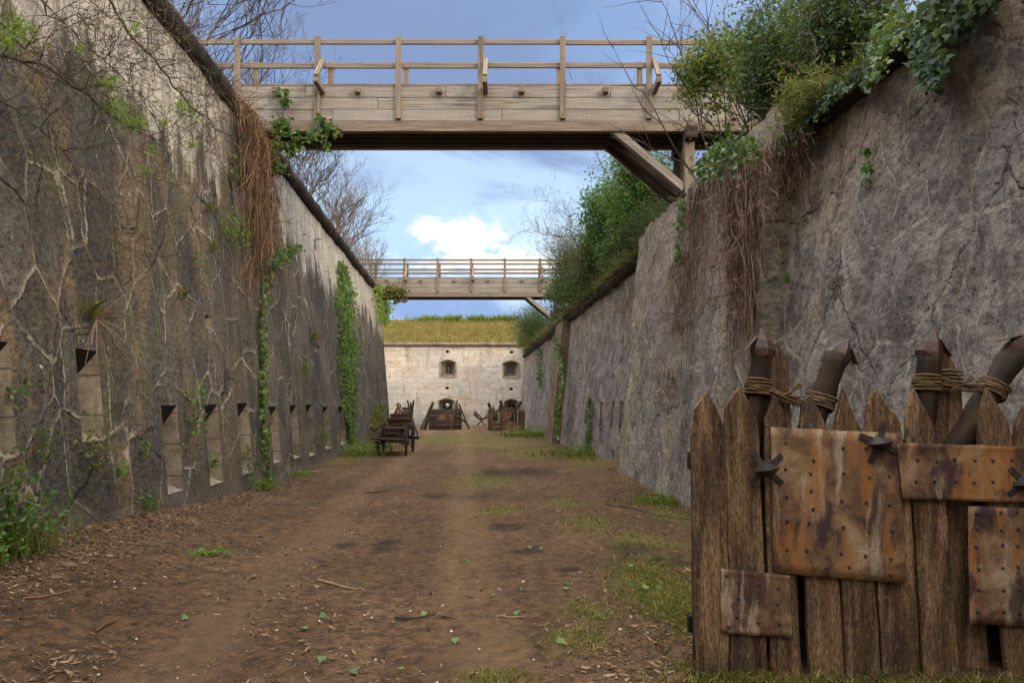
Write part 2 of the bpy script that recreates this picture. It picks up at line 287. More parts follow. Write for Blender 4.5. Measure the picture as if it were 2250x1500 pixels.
def dirt():
    t = mat('packed_earth'); p = t.pos
    big = t.noise(p, .32, 6, .6, .3); mid = t.noise(p, 1.5, 7, .66, .2); f = t.noise(p, 9, 8, .74); ff = t.noise(p, 60, 5, .72)
    col = t.ramp(big, [(.32, (.085, .046, .021)), (.5, (.145, .081, .038)), (.66, (.215, .128, .064))])
    col = t.mix(t.ss(mid, .44, .66, 0, .7), col, (.075, .040, .025))
    col = t.mix(t.ss(t.noise(t.mp(p, (2.2, .35, 1)), 1, 6, .62), .50, .68, 0, .55), col, (.235, .135, .068))
    col = t.mix(t.ss(f, .40, .60, .78, 0), col, (.028, .017, .011))
    col = t.mix(t.ss(t.noise(t.mp(p, (1, 1, 1), (3, 1, 0)), 22, 6, .75), .54, .66, 0, .5), col, (.31, .185, .098))
    col = t.mix(t.ss(ff, .52, .70, 0, .5), col, (.30, .20, .12))
    ms = t.new('ShaderNodeAttribute', attribute_name='moss').outputs['Fac']
    mk = t.m('MULTIPLY', t.ss(t.m('ADD', ms, t.m('MULTIPLY', t.m('SUBTRACT', t.noise(p, 3.0, 7, .7), .5), 2.4)), .3, .9), .62)
    col = t.mix(mk, col, t.mix(f, (.060, .060, .014), (.20, .165, .045)))
    dk = t.new('ShaderNodeAttribute', attribute_name='humus').outputs['Fac']
    col = t.mix(t.m('MULTIPLY', t.ss(t.m('ADD', dk, t.m('MULTIPLY', t.m('SUBTRACT', t.noise(p, 3.5, 6, .7), .5), 2.4)), .25, .9), .72), col, (.022, .015, .012))
    x, y, _ = t.sep(p); lane = t.m('ADD', t.m('ADD', x, t.m('MULTIPLY', y, .065)), t.m('MULTIPLY', t.noise(t.mp(p, (0, .12, 0)), 1, 2), 1.4))
    def track(c): return t.ss(t.m('ABSOLUTE', t.m('SUBTRACT', lane, c)), .10, .42, 1, 0)
    trk = t.m('MULTIPLY', t.m('MAXIMUM', track(-1.1), track(.75)), t.ss(mid, .35, .55, .2, 1))
    col = t.mix(t.m('MULTIPLY', trk, .45), col, (.21, .128, .070))
    h = t.m('ADD', t.m('MULTIPLY', mid, .7), t.m('ADD', f, t.m('MULTIPLY', ff, .5)))
    h = t.m('SUBTRACT', h, t.m('MULTIPLY', trk, .5))
    return fin(t, col, .96, t.bump(h, 1.0, .05))

M = dict(
 left=stone_left(), right=stone_right(), abut=stone_right('abutment_stone', .85), back=stone_back(),
 cordon=stone_simple('dark_coping_stone', (.018, .015, .013), (.05, .039, .031), (.12, .088, .062), 2.2, .05),
 cordon2=stone_simple('buff_coping_stone', (.16, .12, .09), (.30, .23, .17), (.42, .34, .26), 2.2, .04),
 jamb=jamb_stone(),
 pier=stone_simple('brown_rubble', (.12, .08, .055), (.24, .165, .11), (.34, .26, .19), 1.4, .06),
 dark=plain('painted_recess_shade', (.012, .010, .009), (.02, .018, .016)),
 plank=wood('bridge_timber', (.15, .125, .103), (.30, .262, .22), (.44, .40, .35), .85, (.31, .305, .305), 26),
 post=wood('bridge_post_timber', (.10, .080, .062), (.24, .19, .143), (.36, .29, .222), .85, None, 30),
 under=wood('shaded_timber', (.02, .015, .011), (.05, .036, .026), (.09, .066, .048), .9, None, 24),  # darker copy of the bridge timber, underside shade put into its colour
 pal=wood('old_palisade_board', (.016, .010, .007), (.140, .080, .041), (.34, .21, .112), .85, (.066, .048, .036), 13, .36, .8),
 stake=wood('dark_wet_timber', (.005, .004, .003), (.020, .012, .007), (.065, .038, .018), .6, (.11, .062, .016), 9, .1, 1.0),
 grey=wood('grey_brown_timber', (.030, .022, .018), (.085, .060, .046), (.16, .118, .090), .85, None, 20, .2),
 lgrey=wood('purple_brown_timber', (.045, .032, .028), (.125, .088, .072), (.21, .16, .135), .85, None, 16, .1),
 dkw=wood('blackened_timber', (.012, .009, .008), (.035, .025, .021), (.075, .055, .046), .75, None, 20),
 redw=wood('dark_red_wood', (.030, .012, .010), (.085, .034, .026), (.15, .075, .058), .6, None, 20),
 rust=rust('rusted_sheet'), iron=plain('dark_iron', (.012, .009, .009), (.036, .025, .023), 30, .55, .003, .5),
 cap=plain('rust_red_iron', (.010, .007, .006), (.070, .024, .012), 22, .6, .004, .45),
 rope=plain('hemp_rope', (.05, .032, .018), (.17, .112, .06), 60, .95, .006),
 root=rootmat('dry_roots', [(.06, .034, .02), (.16, .088, .045), (.27, .15, .075), (.38, .25, .15)]), root2=rootmat('grey_brown_roots', [(.05, .028, .02), (.14, .075, .048), (.25, .145, .095), (.38, .28, .21)]),
 bark=plain('twig_bark', (.040, .031, .025), (.12, .09, .068), 6, .9), bark3=plain('tan_twig_bark', (.12, .085, .055), (.30, .22, .14), 6, .9), bark2=plain('reddish_twig_bark', (.065, .042, .032), (.17, .11, .075), 6, .9),
 ivy=leafmat('ivy_leaf', [(.018, .045, .012), (.035, .085, .016), (.07, .14, .022), (.17, .20, .035)], .3, .42),
 ivyc=leafmat('ivy_blue_green_leaf', [(.008, .022, .008), (.013, .038, .011), (.025, .062, .015), (.09, .14, .03)], .22, .6),
 fresh=leafmat('fresh_leaf', [(.07, .13, .014), (.13, .22, .02), (.22, .29, .03)], .45),
 column=leafmat('climbing_leaf', [(.025, .055, .012), (.05, .11, .018), (.10, .19, .022), (.20, .25, .03)], .4),
 olive=leafmat('olive_leaf', [(.05, .065, .016), (.11, .12, .022), (.20, .17, .03)], .4),
 bush=leafmat('bush_leaf', [(.010, .026, .010), (.022, .055, .015), (.05, .10, .022), (.13, .16, .03)], .3),
 bushy=leafmat('yellow_bush_leaf', [(.08, .11, .02), (.17, .19, .03), (.28, .26, .04)], .45),
 conif=leafmat('dark_shrub_leaf', [(.014, .032, .011), (.030, .060, .014), (.065, .10, .018)], .3),
 spring=leafmat('tree_leaf', [(.03, .075, .016), (.06, .15, .022), (.11, .23, .03)], .4),
 grass=leafmat('green_grass', [(.045, .075, .010), (.10, .135, .016), (.19, .19, .025)], .4, .6),
 dgrass=leafmat('dry_grass', [(.20, .195, .05), (.35, .30, .09), (.47, .385, .16)], .4, .7, (.34, .25, .07)),
 litter=leafmat('dry_litter', [(.05, .030, .019), (.13, .078, .045), (.22, .14, .082), (.33, .23, .145)], .06, .85, (.2, .12, .06)),
 pleaf=leafmat('fallen_leaf', [(.05, .095, .03), (.09, .15, .05), (.16, .21, .06)], .2, .7),
 chip=leafmat('pale_stone_chip', [(.30, .25, .19), (.50, .43, .35)], 0, .9),
 bank=stone_simple('bank_soil', (.035, .032, .014), (.075, .065, .028), (.13, .10, .045), .8, .05),
 bank3=stone_simple('straw_bank_soil', (.20, .165, .06), (.27, .22, .085), (.33, .27, .11), .8, .05),
 earth=dirt(), pane=plain('dusty_glass', (.03, .028, .027), (.12, .11, .105), 3, .12, .001, .6), yellow=plain('yellow_paint', (.30, .20, .01), (.45, .32, .02), 8), bone=plain('pale_bone', (.42, .36, .29), (.62, .56, .48), 12),
 flower=plain('orange_petal', (.55, .16, .02), (.70, .28, .03), 20),
)

# ------------------------------------------------------------------ mesh helpers
ORG = {}
def setp(o, label=None, cat=None, group=None, kind=None):
    if label: o['label'] = label
    if cat: o['category'] = cat
    if group: o['group'] = group
    if kind: o['kind'] = kind
    return o
def root(name, loc, label, cat, group=None):
    o = bpy.data.objects.new(name, None); COL.objects.link(o); o.location = loc; o.empty_display_size = .2
    ORG[o] = Vector(loc); return setp(o, label, cat, group)
def link(name, me, m, parent=None, loc=None):
    o = bpy.data.objects.new(name, me); COL.objects.link(o)
    for x in (m if isinstance(m, (list, tuple)) else [m]): me.materials.append(x)
    if parent is not None: o.parent = parent; ORG[o] = ORG[parent]
    else: o.location = loc if loc is not None else (0, 0, 0); ORG[o] = Vector(o.location)
    return o
def bevel(o, w=.006):
    b = o.modifiers.new('bevel', 'BEVEL'); b.width = w; b.segments = 1; b.limit_method = 'ANGLE'; return o

class MB:
    def __init__(s): s.v = []; s.f = []; s.uv = []; s.mi = []
    def face(s, idx, uv, mi=0): s.f.append(idx); s.uv.append(uv); s.mi.append(mi)
    def hexa(s, P, L, A, B, mi=0):      # P: 8 corners (--- +-- ++- -+- then top), lengths for the uvs (length, a, b)
        k = len(s.v); s.v += [tuple(p) for p in P]; o = random.random()*20
        for q, (w, h) in (((0, 3, 2, 1), (L, A)), ((4, 5, 6, 7), (L, A)), ((0, 1, 5, 4), (L, B)), ((2, 3, 7, 6), (L, B)), ((1, 2, 6, 5), (.1, .1)), ((3, 0, 4, 7), (.1, .1))):
            if q == (0, 3, 2, 1): u = [(o, o), (o, o+h), (o+w, o+h), (o+w, o)]
            elif q in ((4, 5, 6, 7), (0, 1, 5, 4), (2, 3, 7, 6)): u = [(o, o), (o+w, o), (o+w, o+h), (o, o+h)]
            else: u = [(o, o), (o+A*.3, o), (o+A*.3, o+B), (o, o+B)]
            s.face([k+i for i in q], u, mi)
    def beam(s, p0, p1, w, h, up=(0, 0, 1), w1=None, h1=None, mi=0):
        p0, p1 = Vector(p0), Vector(p1); d = p1-p0; L = d.length; d.normalize(); upv = Vector(up)
        if abs(d.dot(upv)) > .98: upv = Vector((0, 1, 0)) if abs(d.y) < .9 else Vector((1, 0, 0))
        a = d.cross(upv).normalized(); b = a.cross(d).normalized(); w1 = w if w1 is None else w1; h1 = h if h1 is None else h1
        P = [p0-a*w/2-b*h/2, p1-a*w1/2-b*h1/2, p1+a*w1/2-b*h1/2, p0+a*w/2-b*h/2, p0-a*w/2+b*h/2, p1-a*w1/2+b*h1/2, p1+a*w1/2+b*h1/2, p0+a*w/2+b*h/2]
        s.hexa(P, L, w, h, mi)
    def box(s, c, sx, sy, sz, mi=0):
        c = Vector(c)
        if sx >= sz and sx >= sy: s.beam(c-Vector((sx/2, 0, 0)), c+Vector((sx/2, 0, 0)), sy, sz, mi=mi)
        elif sz >= sy: s.beam(c-Vector((0, 0, sz/2)), c+Vector((0, 0, sz/2)), sx, sy, up=(0, 1, 0), mi=mi)
        else: s.beam(c-Vector((0, sy/2, 0)), c+Vector((0, sy/2, 0)), sx, sz, mi=mi)
    def tube(s, pts, r, n=4, cap=False, mi=0):
        pts = [Vector(p) for p in pts]; m = len(pts); r = r if hasattr(r, '__len__') else [r]*m; k = len(s.v); L = 0; last = None; gw = max(.004, 6.28*r[0]/n)
        for i, p in enumerate(pts):
            d = (pts[min(i+1, m-1)]-pts[max(i-1, 0)])
            if d.length < 1e-7: d = Vector((0, 0, 1))
            d.normalize()
            a = d.orthogonal().normalized() if last is None else (last-d*last.dot(d))
            if a.length < 1e-6: a = d.orthogonal()
            a.normalize(); last = a; b = d.cross(a)
            for j in range(n):
                t = 2*math.pi*j/n; s.v.append(tuple(p+(a*math.cos(t)+b*math.sin(t))*r[i]))
        for i in range(m-1):
            l2 = L+(pts[i+1]-pts[i]).length
            for j in range(n):
                q = (j+1) % n
                s.face([k+i*n+j, k+i*n+q, k+(i+1)*n+q, k+(i+1)*n+j], [(L, j*gw), (L, j*gw+gw), (l2, j*gw+gw), (l2, j*gw)], mi)
            L = l2
        if cap:
            s.face([k+j for j in range(n)][::-1], [(0, 0)]*n, mi); s.face([k+(m-1)*n+j for j in range(n)], [(0, 0)]*n, mi)
    def slab(s, outline, y0, y1, mi=0, yfun=None):   # outline in (x, z), counter-clockwise seen from -y; u runs along z
        n = len(outline); k = len(s.v); o = random.random()*20; f = yfun or (lambda x, z: 0.0)
        for x, z in outline: s.v.append((x, y0+f(x, z), z))
        for x, z in outline: s.v.append((x, y1+f(x, z), z))
        s.face([k+i for i in range(n)], [(z+o, x+o) for x, z in outline], mi)
        s.face([k+n+i for i in range(n)][::-1], [(z+o, x+o) for x, z in outline][::-1], mi)
        for i in range(n):
            j = (i+1) % n; (xa, za), (xb, zb) = outline[i], outline[j]; th = abs(y1-y0)
            s.face([k+j, k+i, k+n+i, k+n+j], [(zb+o, xb+o), (za+o, xa+o), (za+o, xa+o+th), (zb+o, xb+o+th)], mi)
    def build(s, name, m, parent=None, loc=None, smooth=False):
        me = bpy.data.meshes.new(name); org = ORG[parent] if parent is not None else Vector(loc or (0, 0, 0))
        me.from_pydata([(x-org.x, y-org.y, z-org.z) for x, y, z in s.v], [], s.f)
        ul = me.uv_layers.new(name='UVMap'); ul.data.foreach_set('uv', [c for f in s.uv for p in f for c in p])
        me.polygons.foreach_set('material_index', s.mi)
        if smooth: me.polygons.foreach_set('use_smooth', [True]*len(s.f))
        me.update(); return link(name, me, m, parent, loc)

def np_mesh(name, verts, k, m, parent=None, loc=None):
    """verts (N*k, 3): N separate k-gons"""
    n = len(verts)//k; me = bpy.data.meshes.new(name); org = ORG[parent] if parent is not None else Vector(loc or (0, 0, 0))
    verts = verts-np.array(org)[None]
    me.vertices.add(n*k); me.vertices.foreach_set('co', verts.astype(np.float32).ravel())
    me.loops.add(n*k); me.loops.foreach_set('vertex_index', np.arange(n*k, dtype=np.int32))
    me.polygons.add(n); me.polygons.foreach_set('loop_start', np.arange(0, n*k, k, dtype=np.int32))
    me.update(calc_edges=True); me.validate()
    return link(name, me, m, parent, loc)
DIAMOND = np.array([(0, -.5, 0), (.24, -.05, .07), (0, .5, 0), (-.24, -.05, .07)])
NARROW = np.array([(0, -.5, 0), (.10, -.05, .03), (0, .5, 0), (-.10, -.05, .03)])
IVY = np.array([(0, -.40, 0), (.30, -.42, .04), (.50, -.02, .10), (.24, .10, .03), (0, .56, -.05), (-.24, .10, .03), (-.50, -.02, .10), (-.30, -.42, .04)])
OVAL = np.array([(0, -.5, 0), (.25, -.22, .05), (.27, .12, .05), (0, .5, -.04), (-.27, .12, .05), (-.25, -.22, .05)])
def unit(a): return a/np.maximum(np.linalg.norm(a, axis=-1, keepdims=True), 1e-9)
def leafverts(pos, nrm, size, tpl, rg, jit=.6, hang=None):
    n = len(pos); N = unit(nrm+rg.normal(size=(n, 3))*jit); R = rg.normal(size=(n, 3))
    if hang is not None: R = R*hang[1]+np.array(hang[0])[None]
    T = unit(R-N*np.sum(R*N, 1, keepdims=True)); B = np.cross(T, N); s = (size*rg.uniform(.45, 1.4, n))[:, None, None] if np.isscalar(size) else size[:, None, None]
    V = pos[:, None]+s*(tpl[None, :, 0, None]*B[:, None]+tpl[None, :, 1, None]*T[:, None]+tpl[None, :, 2, None]*N[:, None])
    return V.reshape(-1, 3)
def leaves(name, pos, nrm, size, tpl, m, rg, parent=None, loc=None, jit=.6, hang=None):
    pos = np.asarray(pos, float); nrm = np.broadcast_to(np.asarray(nrm, float), pos.shape)
    return np_mesh(name, leafverts(pos, nrm, size, tpl, rg, jit, hang), len(tpl), m, parent, loc)
def blades(name, base, h, w, m, rg, lean=.35, parent=None, loc=None, up=(0, 0, 1)):
    n = len(base); a = rg.uniform(0, 2*np.pi, n); side = np.stack([np.cos(a), np.sin(a), 0*a], 1)
    hh = (h*rg.uniform(.45, 1.25, n))[:, None]; L = rg.normal(size=(n, 3))*lean; L[:, 2] = 0; U = np.asarray(up, float)[None]
    mid = base+hh*.55*(U+L*.4); tip = base+hh*(U+L); ww = w*rg.uniform(.6, 1.3, n)[:, None]
    V = np.stack([base-side*ww/2, base+side*ww/2, mid+side*ww*.38, tip, mid-side*ww*.38], 1)
    return np_mesh(name, V.reshape(-1, 3), 5, m, parent, loc)

# ------------------------------------------------------------------ pixel -> place (build sizes read off the photograph)
def at(px, py, Y): return Vector(((px-CX)*Y/F, Y, EYE-(py-HY)*Y/F))
LB, RB = .081, .087                                      # batter of the two ditch walls
def XL(u, v, d=0.0): return -(3.86+.065*u)-LB*v+d
def XR(u, v, d=0.0): return 3.81-.065*u+RB*v-d
def uvL(px, py):
    rx, rz = (px-CX)/F, (HY-py)/F; Y = -(3.86+LB*EYE)/(rx+.065+LB*rz); return Y, EYE+rz*Y
def uvR(px, py):
    rx, rz = (px-CX)/F, (HY-py)/F; Y = (3.81+RB*EYE)/(rx+.065-RB*rz); return Y, EYE+rz*Y
def onL(px, py, d=0.0):
    rx, rz = (px-CX)/F, (HY-py)/F; u = -(3.86-d+LB*EYE)/(rx+.065+LB*rz); v = EYE+rz*u; return Vector((XL(u, v, d), u, v))
def onR(px, py, d=0.0):
    rx, rz = (px-CX)/F, (HY-py)/F; u = (3.81-d+RB*EYE)/(rx+.065-RB*rz); v = EYE+rz*u; return Vector((XR(u, v, d), u, v))
ZL, ZR, ZA = 7.40, 5.05, 5.42                            # tops: left wall, right wall, abutment
AP = .34
AB0, AB1 = 9.5, 16.8                                     # abutment along the right wall
YE = 39.2                                                # end of the left wall
YB = 52.0                                                # back wall
def ground_z(x, y):
    z = .20*min(1, max(0, (y-22)/26))
    w = XL(y, 0); k = min(1.0, max(0.0, 1-(x-w)/2.2))
    near = min(1, max(0, (14.6-y)/8)); z += k*k*.42*near
    if x > 1.5: z += .22*max(0, 1-abs(y-19)/6)*min(1, max(0, (x-1.5)/1.2))
    n = mnoise.noise(Vector((x*.5, y*.5, 0)))*.03+mnoise.noise(Vector((x*1.7, y*1.7, 4)))*.015+mnoise.noise(Vector((x*6, y*6, 9)))*.007
    return z+n
def onG(px, py):
    z = 0.0
    for _ in range(8):
        Y = (EYE-z)*F/(py-HY); X = (px-CX)*Y/F; z = ground_z(X, Y)
    return Vector((X, Y, z))

# ------------------------------------------------------------------ ground
def spaced(a, b, s0, s1, y0):      # steps grow from s0 near y0 to s1 far off
    out = [a]; 
    while out[-1] < b: out.append(out[-1]+s0+(s1-s0)*min(1, abs(out[-1]-y0)/30))
    out[-1] = b; return out
MOSS = [(1445, 1290, 90, 75), (1500, 1330, 60, 60), (1062, 1052, 85, 22), (1160, 996, 60, 14), (1300, 1150, 60, 22), (1245, 1105, 40, 18), (1265, 1405, 75, 30), (1290, 1345, 60, 25),
        (1420, 1190, 90, 25), (1080, 1490, 70, 12), (1000, 960, 160, 14), (1080, 975, 120, 14), (1290, 1010, 60, 20), (1600, 1485, 90, 30), (1480, 1130, 60, 25), (760, 1012, 50, 12), (1100, 1120, 60, 12)]
HUMUS = [(1430, 1095, 45, 16), (1390, 1205, 60, 20), (1110, 1158, 60, 10), (850, 1195, 40, 18), (1250, 1250, 35, 10), (1160, 1210, 40, 12), (1080, 1040, 70, 9), (760, 1195, 30, 10), (1160, 1035, 60, 8), (1480, 1235, 50, 14), (1000, 1090, 90, 10)]
MP = [(onG(x, y), w, h) for x, y, w, h in MOSS]; HP = [(onG(x, y), w, h) for x, y, w, h in HUMUS]
def patchval(P, x, y):
    r = 0
    for p, w, h in P:
        ax = w*p.y/F; ay = max(.12, h*p.y*p.y/(EYE*F)); q = ((x-p.x)/ax)**2+((y-p.y)/ay)**2
        r = max(r, math.exp(-q*.9))
    return r
xs = sorted(set([-40, -30, -22, -16, -12]+[round(-10+.09*i, 3) for i in range(int(15/.09))]+[5.2, 6, 8, 12, 20, 40]))
ys = [-60, -50, -40, -30, -20, -14, -10, -6, -3, 0]+spaced(1.5, 54, .08, .4, 5)+[60, 75]
vs = []; mv = []; hv = []
for y in ys:
    for x in xs:
        ins = -12 < x < 5.3 and 0 < y < 54
        vs.append((x, y, ground_z(x, y) if ins else (.2 if y > 40 else 0)-.03)); mv.append(patchval(MP, x, y) if ins else 0); hv.append(patchval(HP, x, y) if ins else 0)
nx = len(xs); fs = [(j*nx+i, j*nx+i+1, (j+1)*nx+i+1, (j+1)*nx+i) for j in range(len(ys)-1) for i in range(nx-1)]
me = bpy.data.meshes.new('ground'); me.from_pydata(vs, [], fs); me.polygons.foreach_set('use_smooth', [True]*len(fs))
for nm, arr in (('moss', mv), ('humus', hv)):
    a = me.attributes.new(nm, 'FLOAT', 'POINT'); a.data.foreach_set('value', arr)
setp(link('ground', me, M['earth']), kind='structure')

# ------------------------------------------------------------------ walls
def ridged(x, y, s):
    d = mnoise.voronoi(Vector((x*s[0], y*s[1], .5)))[0]; return min(1.0, (d[1]-d[0])*3.2)
def wall_mesh(name, us, vs_, pos, disp, holes, m, parent, flip):
    ue = sorted(set(us)); ve = sorted(set(vs_))
    def snap(arr, e, lo):
        return sorted([a for a in arr if all(abs(a-q) > lo for q in e)]+list(e))
    ue = snap(ue, sorted({h[0] for h in holes} | {h[1] for h in holes}), .035); ve = snap(ve, sorted({h[2] for h in holes} | {h[3] for h in holes}), .035)
    nv = len(ve); V = []; F_ = []; UV = []
    for u in ue:
        for v in ve:
            k = 1.0
            for h in holes:
                dx_ = max(h[0]-u, u-h[1], 0); dy_ = max(h[2]-v, v-h[3], 0); k = min(k, max(dx_, dy_)/.15)
            V.append(pos(u, v, disp(u, v)*k))
    for i in range(len(ue)-1):
        for j in range(nv-1):
            uc, vc = (ue[i]+ue[i+1])/2, (ve[j]+ve[j+1])/2
            if any(h[0] < uc < h[1] and h[2] < vc < h[3] for h in holes): continue
            q = [i*nv+j, (i+1)*nv+j, (i+1)*nv+j+1, i*nv+j+1]; t = [(ue[i], ve[j]), (ue[i+1], ve[j]), (ue[i+1], ve[j+1]), (ue[i], ve[j+1])]
            if flip: q, t = q[::-1], t[::-1]
            F_.append(q); UV.append(t)
    b = MB(); b.v = V; b.f = F_; b.uv = UV; b.mi = [0]*len(F_)
    return b.build(name, m, parent, smooth=True)
def dispL(u, v):
    return .05*mnoise.noise(Vector((u*.35, v*.3, 2)))+.035*mnoise.noise(Vector((u*1.3, v*.8, 5)))+.022*ridged(u, v, (1.45, 1.0))+.016*mnoise.noise(Vector((u*5, v*4, 1)))-.03
def dispR(u, v):
    return +.06*mnoise.noise(Vector((u*.4, v*.4, 7)))+.03*mnoise.noise(Vector((u*1.4, v*1.1, 3)))+.032*ridged(u+4, v, (1.4, 1.0))+.018*mnoise.noise(Vector((u*5, v*5, 8)))-.04
def steps(a, b, s0, s1, ref):
    out = [a]
    while out[-1] < b: out.append(out[-1]+s0+(s1-s0)*min(1, max(0, (out[-1]-ref)/25)))
    out[-1] = b; return out
# left wall
lw = root('ditch_wall', (XL(20, 0), 20, 0), 'tall dark stained stone wall with a row of loophole slits and rounded coping', 'wall')
LH = []
for a, b, y0, y1 in ((-30, 27, 748, 1005), (173, 222, 768, 968), (361, 396, 890, 1080), (455, 484, 888, 1062), (527, 550, 885, 1040), (596, 613, 893, 1015), (641, 656, 890, 1005), (676, 690, 888, 1000), (712, 724, 893, 985), (746, 757, 893, 975)):
    ym = (y0+y1)/2; u0, u1 = uvL(a, ym)[0], uvL(b, ym)[0]; um = (u0+u1)/2
    LH.append((round(u0, 3), round(u1, 3), round(max(.1, EYE-(y1-HY)*um/F), 3), round(EYE-(y0-HY)*um/F, 3)))
sq = uvL(457, 708); LSQ = (sq[0]-.13, sq[0]+.13, sq[1]-.11, sq[1]+.11)
vv = [-.4+i*(ZL+.4)/96 for i in range(97)]
wall_mesh('stone_face', [-44, -38, -32, -26, -20, -15, -11, -7, -4, -2, 0, 1.5]+steps(3, YE, .085, .22, 10), vv, lambda u, v, d: (XL(u, v, d), u, v), dispL, LH+[LSQ], M['left'], lw, True)
def recess(u0, u1, v0, v1, side, dep, parent, name='loophole', m0='jamb', sq_=.25, drop=.02):
    X = XL if side < 0 else XR; b = MB(); sg = 1 if side > 0 else -1
    def pt(u, v, d): return (X(u, v)+sg*d, u, v)
    k = (u1-u0)*sq_; a = [pt(u0, v0, -.002), pt(u1, v0, -.002), pt(u1, v1, -.002), pt(u0, v1, -.002)]
    c = [pt(u0+k, v0+.15*min(1, v1-v0), dep), pt(u1-k, v0+.15*min(1, v1-v0), dep), pt(u1-k, v1-drop, dep), pt(u0+k, v1-drop, dep)]
    b.v = a+c
    for q, mi in (((0, 1, 5, 4), 0), ((1, 2, 6, 5), 0), ((2, 3, 7, 6), 1 if drop > .1 else 0), ((3, 0, 4, 7), 0), ((4, 5, 6, 7), 1)): b.face(list(q), [(0, 0), (1, 0), (1, 1), (0, 1)], mi)  # steep loophole ceiling in dark material: lintel shadow put into shape and colour
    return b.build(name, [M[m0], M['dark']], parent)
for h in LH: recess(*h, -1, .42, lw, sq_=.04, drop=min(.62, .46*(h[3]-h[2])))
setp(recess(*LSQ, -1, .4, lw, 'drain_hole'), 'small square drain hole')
def cordon(parent, pts, r, m, name='coping', n=10):
    b = MB(); out = []; rr = []
    for i in range(len(pts)-1):
        p, q = Vector(pts[i]), Vector(pts[i+1]); k = max(1, int((q-p).length/.16))
        for j in range(k):
            s_ = p.lerp(q, j/k); w = mnoise.noise(s_*1.3)*.05+mnoise.noise(s_*4)*.03
            out.append(s_+Vector((w*.4, 0, w*.5))); rr.append(r*(1+w*1.2))
    out.append(Vector(pts[-1])); rr.append(r); b.tube(out, rr, n, True)
    return b.build(name, m, parent, smooth=True)
cordon(lw, [(XL(u, ZL)-.02, u, ZL+.02) for u in (-44, -4, 10, 25, YE)], .20, M['cordon'])
b = MB()       # return of the wall round its far corner, and its flat top
for i, (x0, x1) in enumerate([(0, -6)]):
    V = [(XL(YE, -.4)+.0, YE, -.4), (XL(YE, -.4)-8, YE+.8, -.4), (XL(YE, ZL)-8, YE+.8, ZL), (XL(YE, ZL), YE, ZL)]; b.v += V; b.face([0, 3, 2, 1], [(0, -.4), (0, 7.4), (8, 7.4), (8, -.4)])
b.build('return_face', M['left'], lw)
# right wall
rw = root('ditch_wall', (XR(20, 0), 20, 0), 'rough grey purple rubble wall on the shaded side, roots hanging down it', 'wall')
RH = []
for px in (1286, 1318, 1343, 1362):
    u0, v0 = uvR(px, 935); RH.append((round(u0-.16, 3), round(u0+.16, 3), 1.0, 1.7))
RH.sort()
vvr = [-.4+i*(ZR+.4)/74 for i in range(75)]
def posR(u, v, d): return (XR(u, v, d), u, v)
wall_mesh('stone_face', [-44, -38, -32, -26, -20, -15, -11, -7, -4, -2, 0, 1.5]+steps(2.6, YB, .07, .25, 8), vvr, posR, dispR, RH, M['right'], rw, False)
for h in RH: recess(*h, 1, .4, rw, m0='right')
cordon(rw, [(XR(u, ZR)+.03, u, ZR+.02) for u in (-44, -4, 3, 9.6)], .18, M['cordon'])
cordon(rw, [(XR(u, ZR)+.03, u, ZR+.02) for u in (17.4, 30, YB)], .17, M['cordon'])
# abutment under the near footbridge
ab = root('bridge_abutment', (XR(13.4, 0)-.1, 13.4, 0), 'thick pale grey masonry abutment carrying the right end of the near footbridge', 'abutment')
def abtop(u): return ZA+.05*math.sin(u*1.7)+.03*math.sin(u*4.1)
def posA(u, v, d): v2 = v if v < 5 else 5+(v-5)*(abtop(u)-5)/(ZA-5); return (XR(u, v2, d+AP), u, v2)
wall_mesh('stone_face', steps(AB0, AB1, .075, .11, 10), [-.4+i*(ZA+.4)/80 for i in range(81)], posA, dispR, [], M['abut'], ab, False)
b = MB()
for yy, fl in ((AB0, 0), (AB1, 1)):
    b = MB()
    for i in range(12):
        z0, z1 = -.4+i*(abtop(yy)+.4)/12, -.4+(i+1)*(abtop(yy)+.4)/12; k = len(b.v)
        b.v += [(XR(yy, z0, AP+dispR(yy, z0)), yy, z0), (XR(yy, z0)+.7, yy, z0), (XR(yy, z1)+.7, yy, z1), (XR(yy, z1, AP+dispR(yy, z1)), yy, z1)]
        q = [k, k+1, k+2, k+3]; b.face(q if not fl else q[::-1], [(yy, z0), (yy+.8, z0), (yy+.8, z1), (yy, z1)])
    b.build('end_face', M['abut'], ab)
b = MB()
for i in range(20):
    u0, u1 = AB0+i*(AB1-AB0)/20, AB0+(i+1)*(AB1-AB0)/20; k = len(b.v)
    b.v += [(XR(u0, abtop(u0), AP+dispR(u0, ZA)), u0, abtop(u0)), (XR(u0, ZA)+1.4, u0, abtop(u0)+.15), (XR(u1, ZA)+1.4, u1, abtop(u1)+.15), (XR(u1, abtop(u1), AP+dispR(u1, ZA)), u1, abtop(u1))]
    b.face([k, k+1, k+2, k+3], [(u0, 0), (u0, 1), (u1, 1), (u1, 0)])
b.build('top_face', M['bank'], ab)
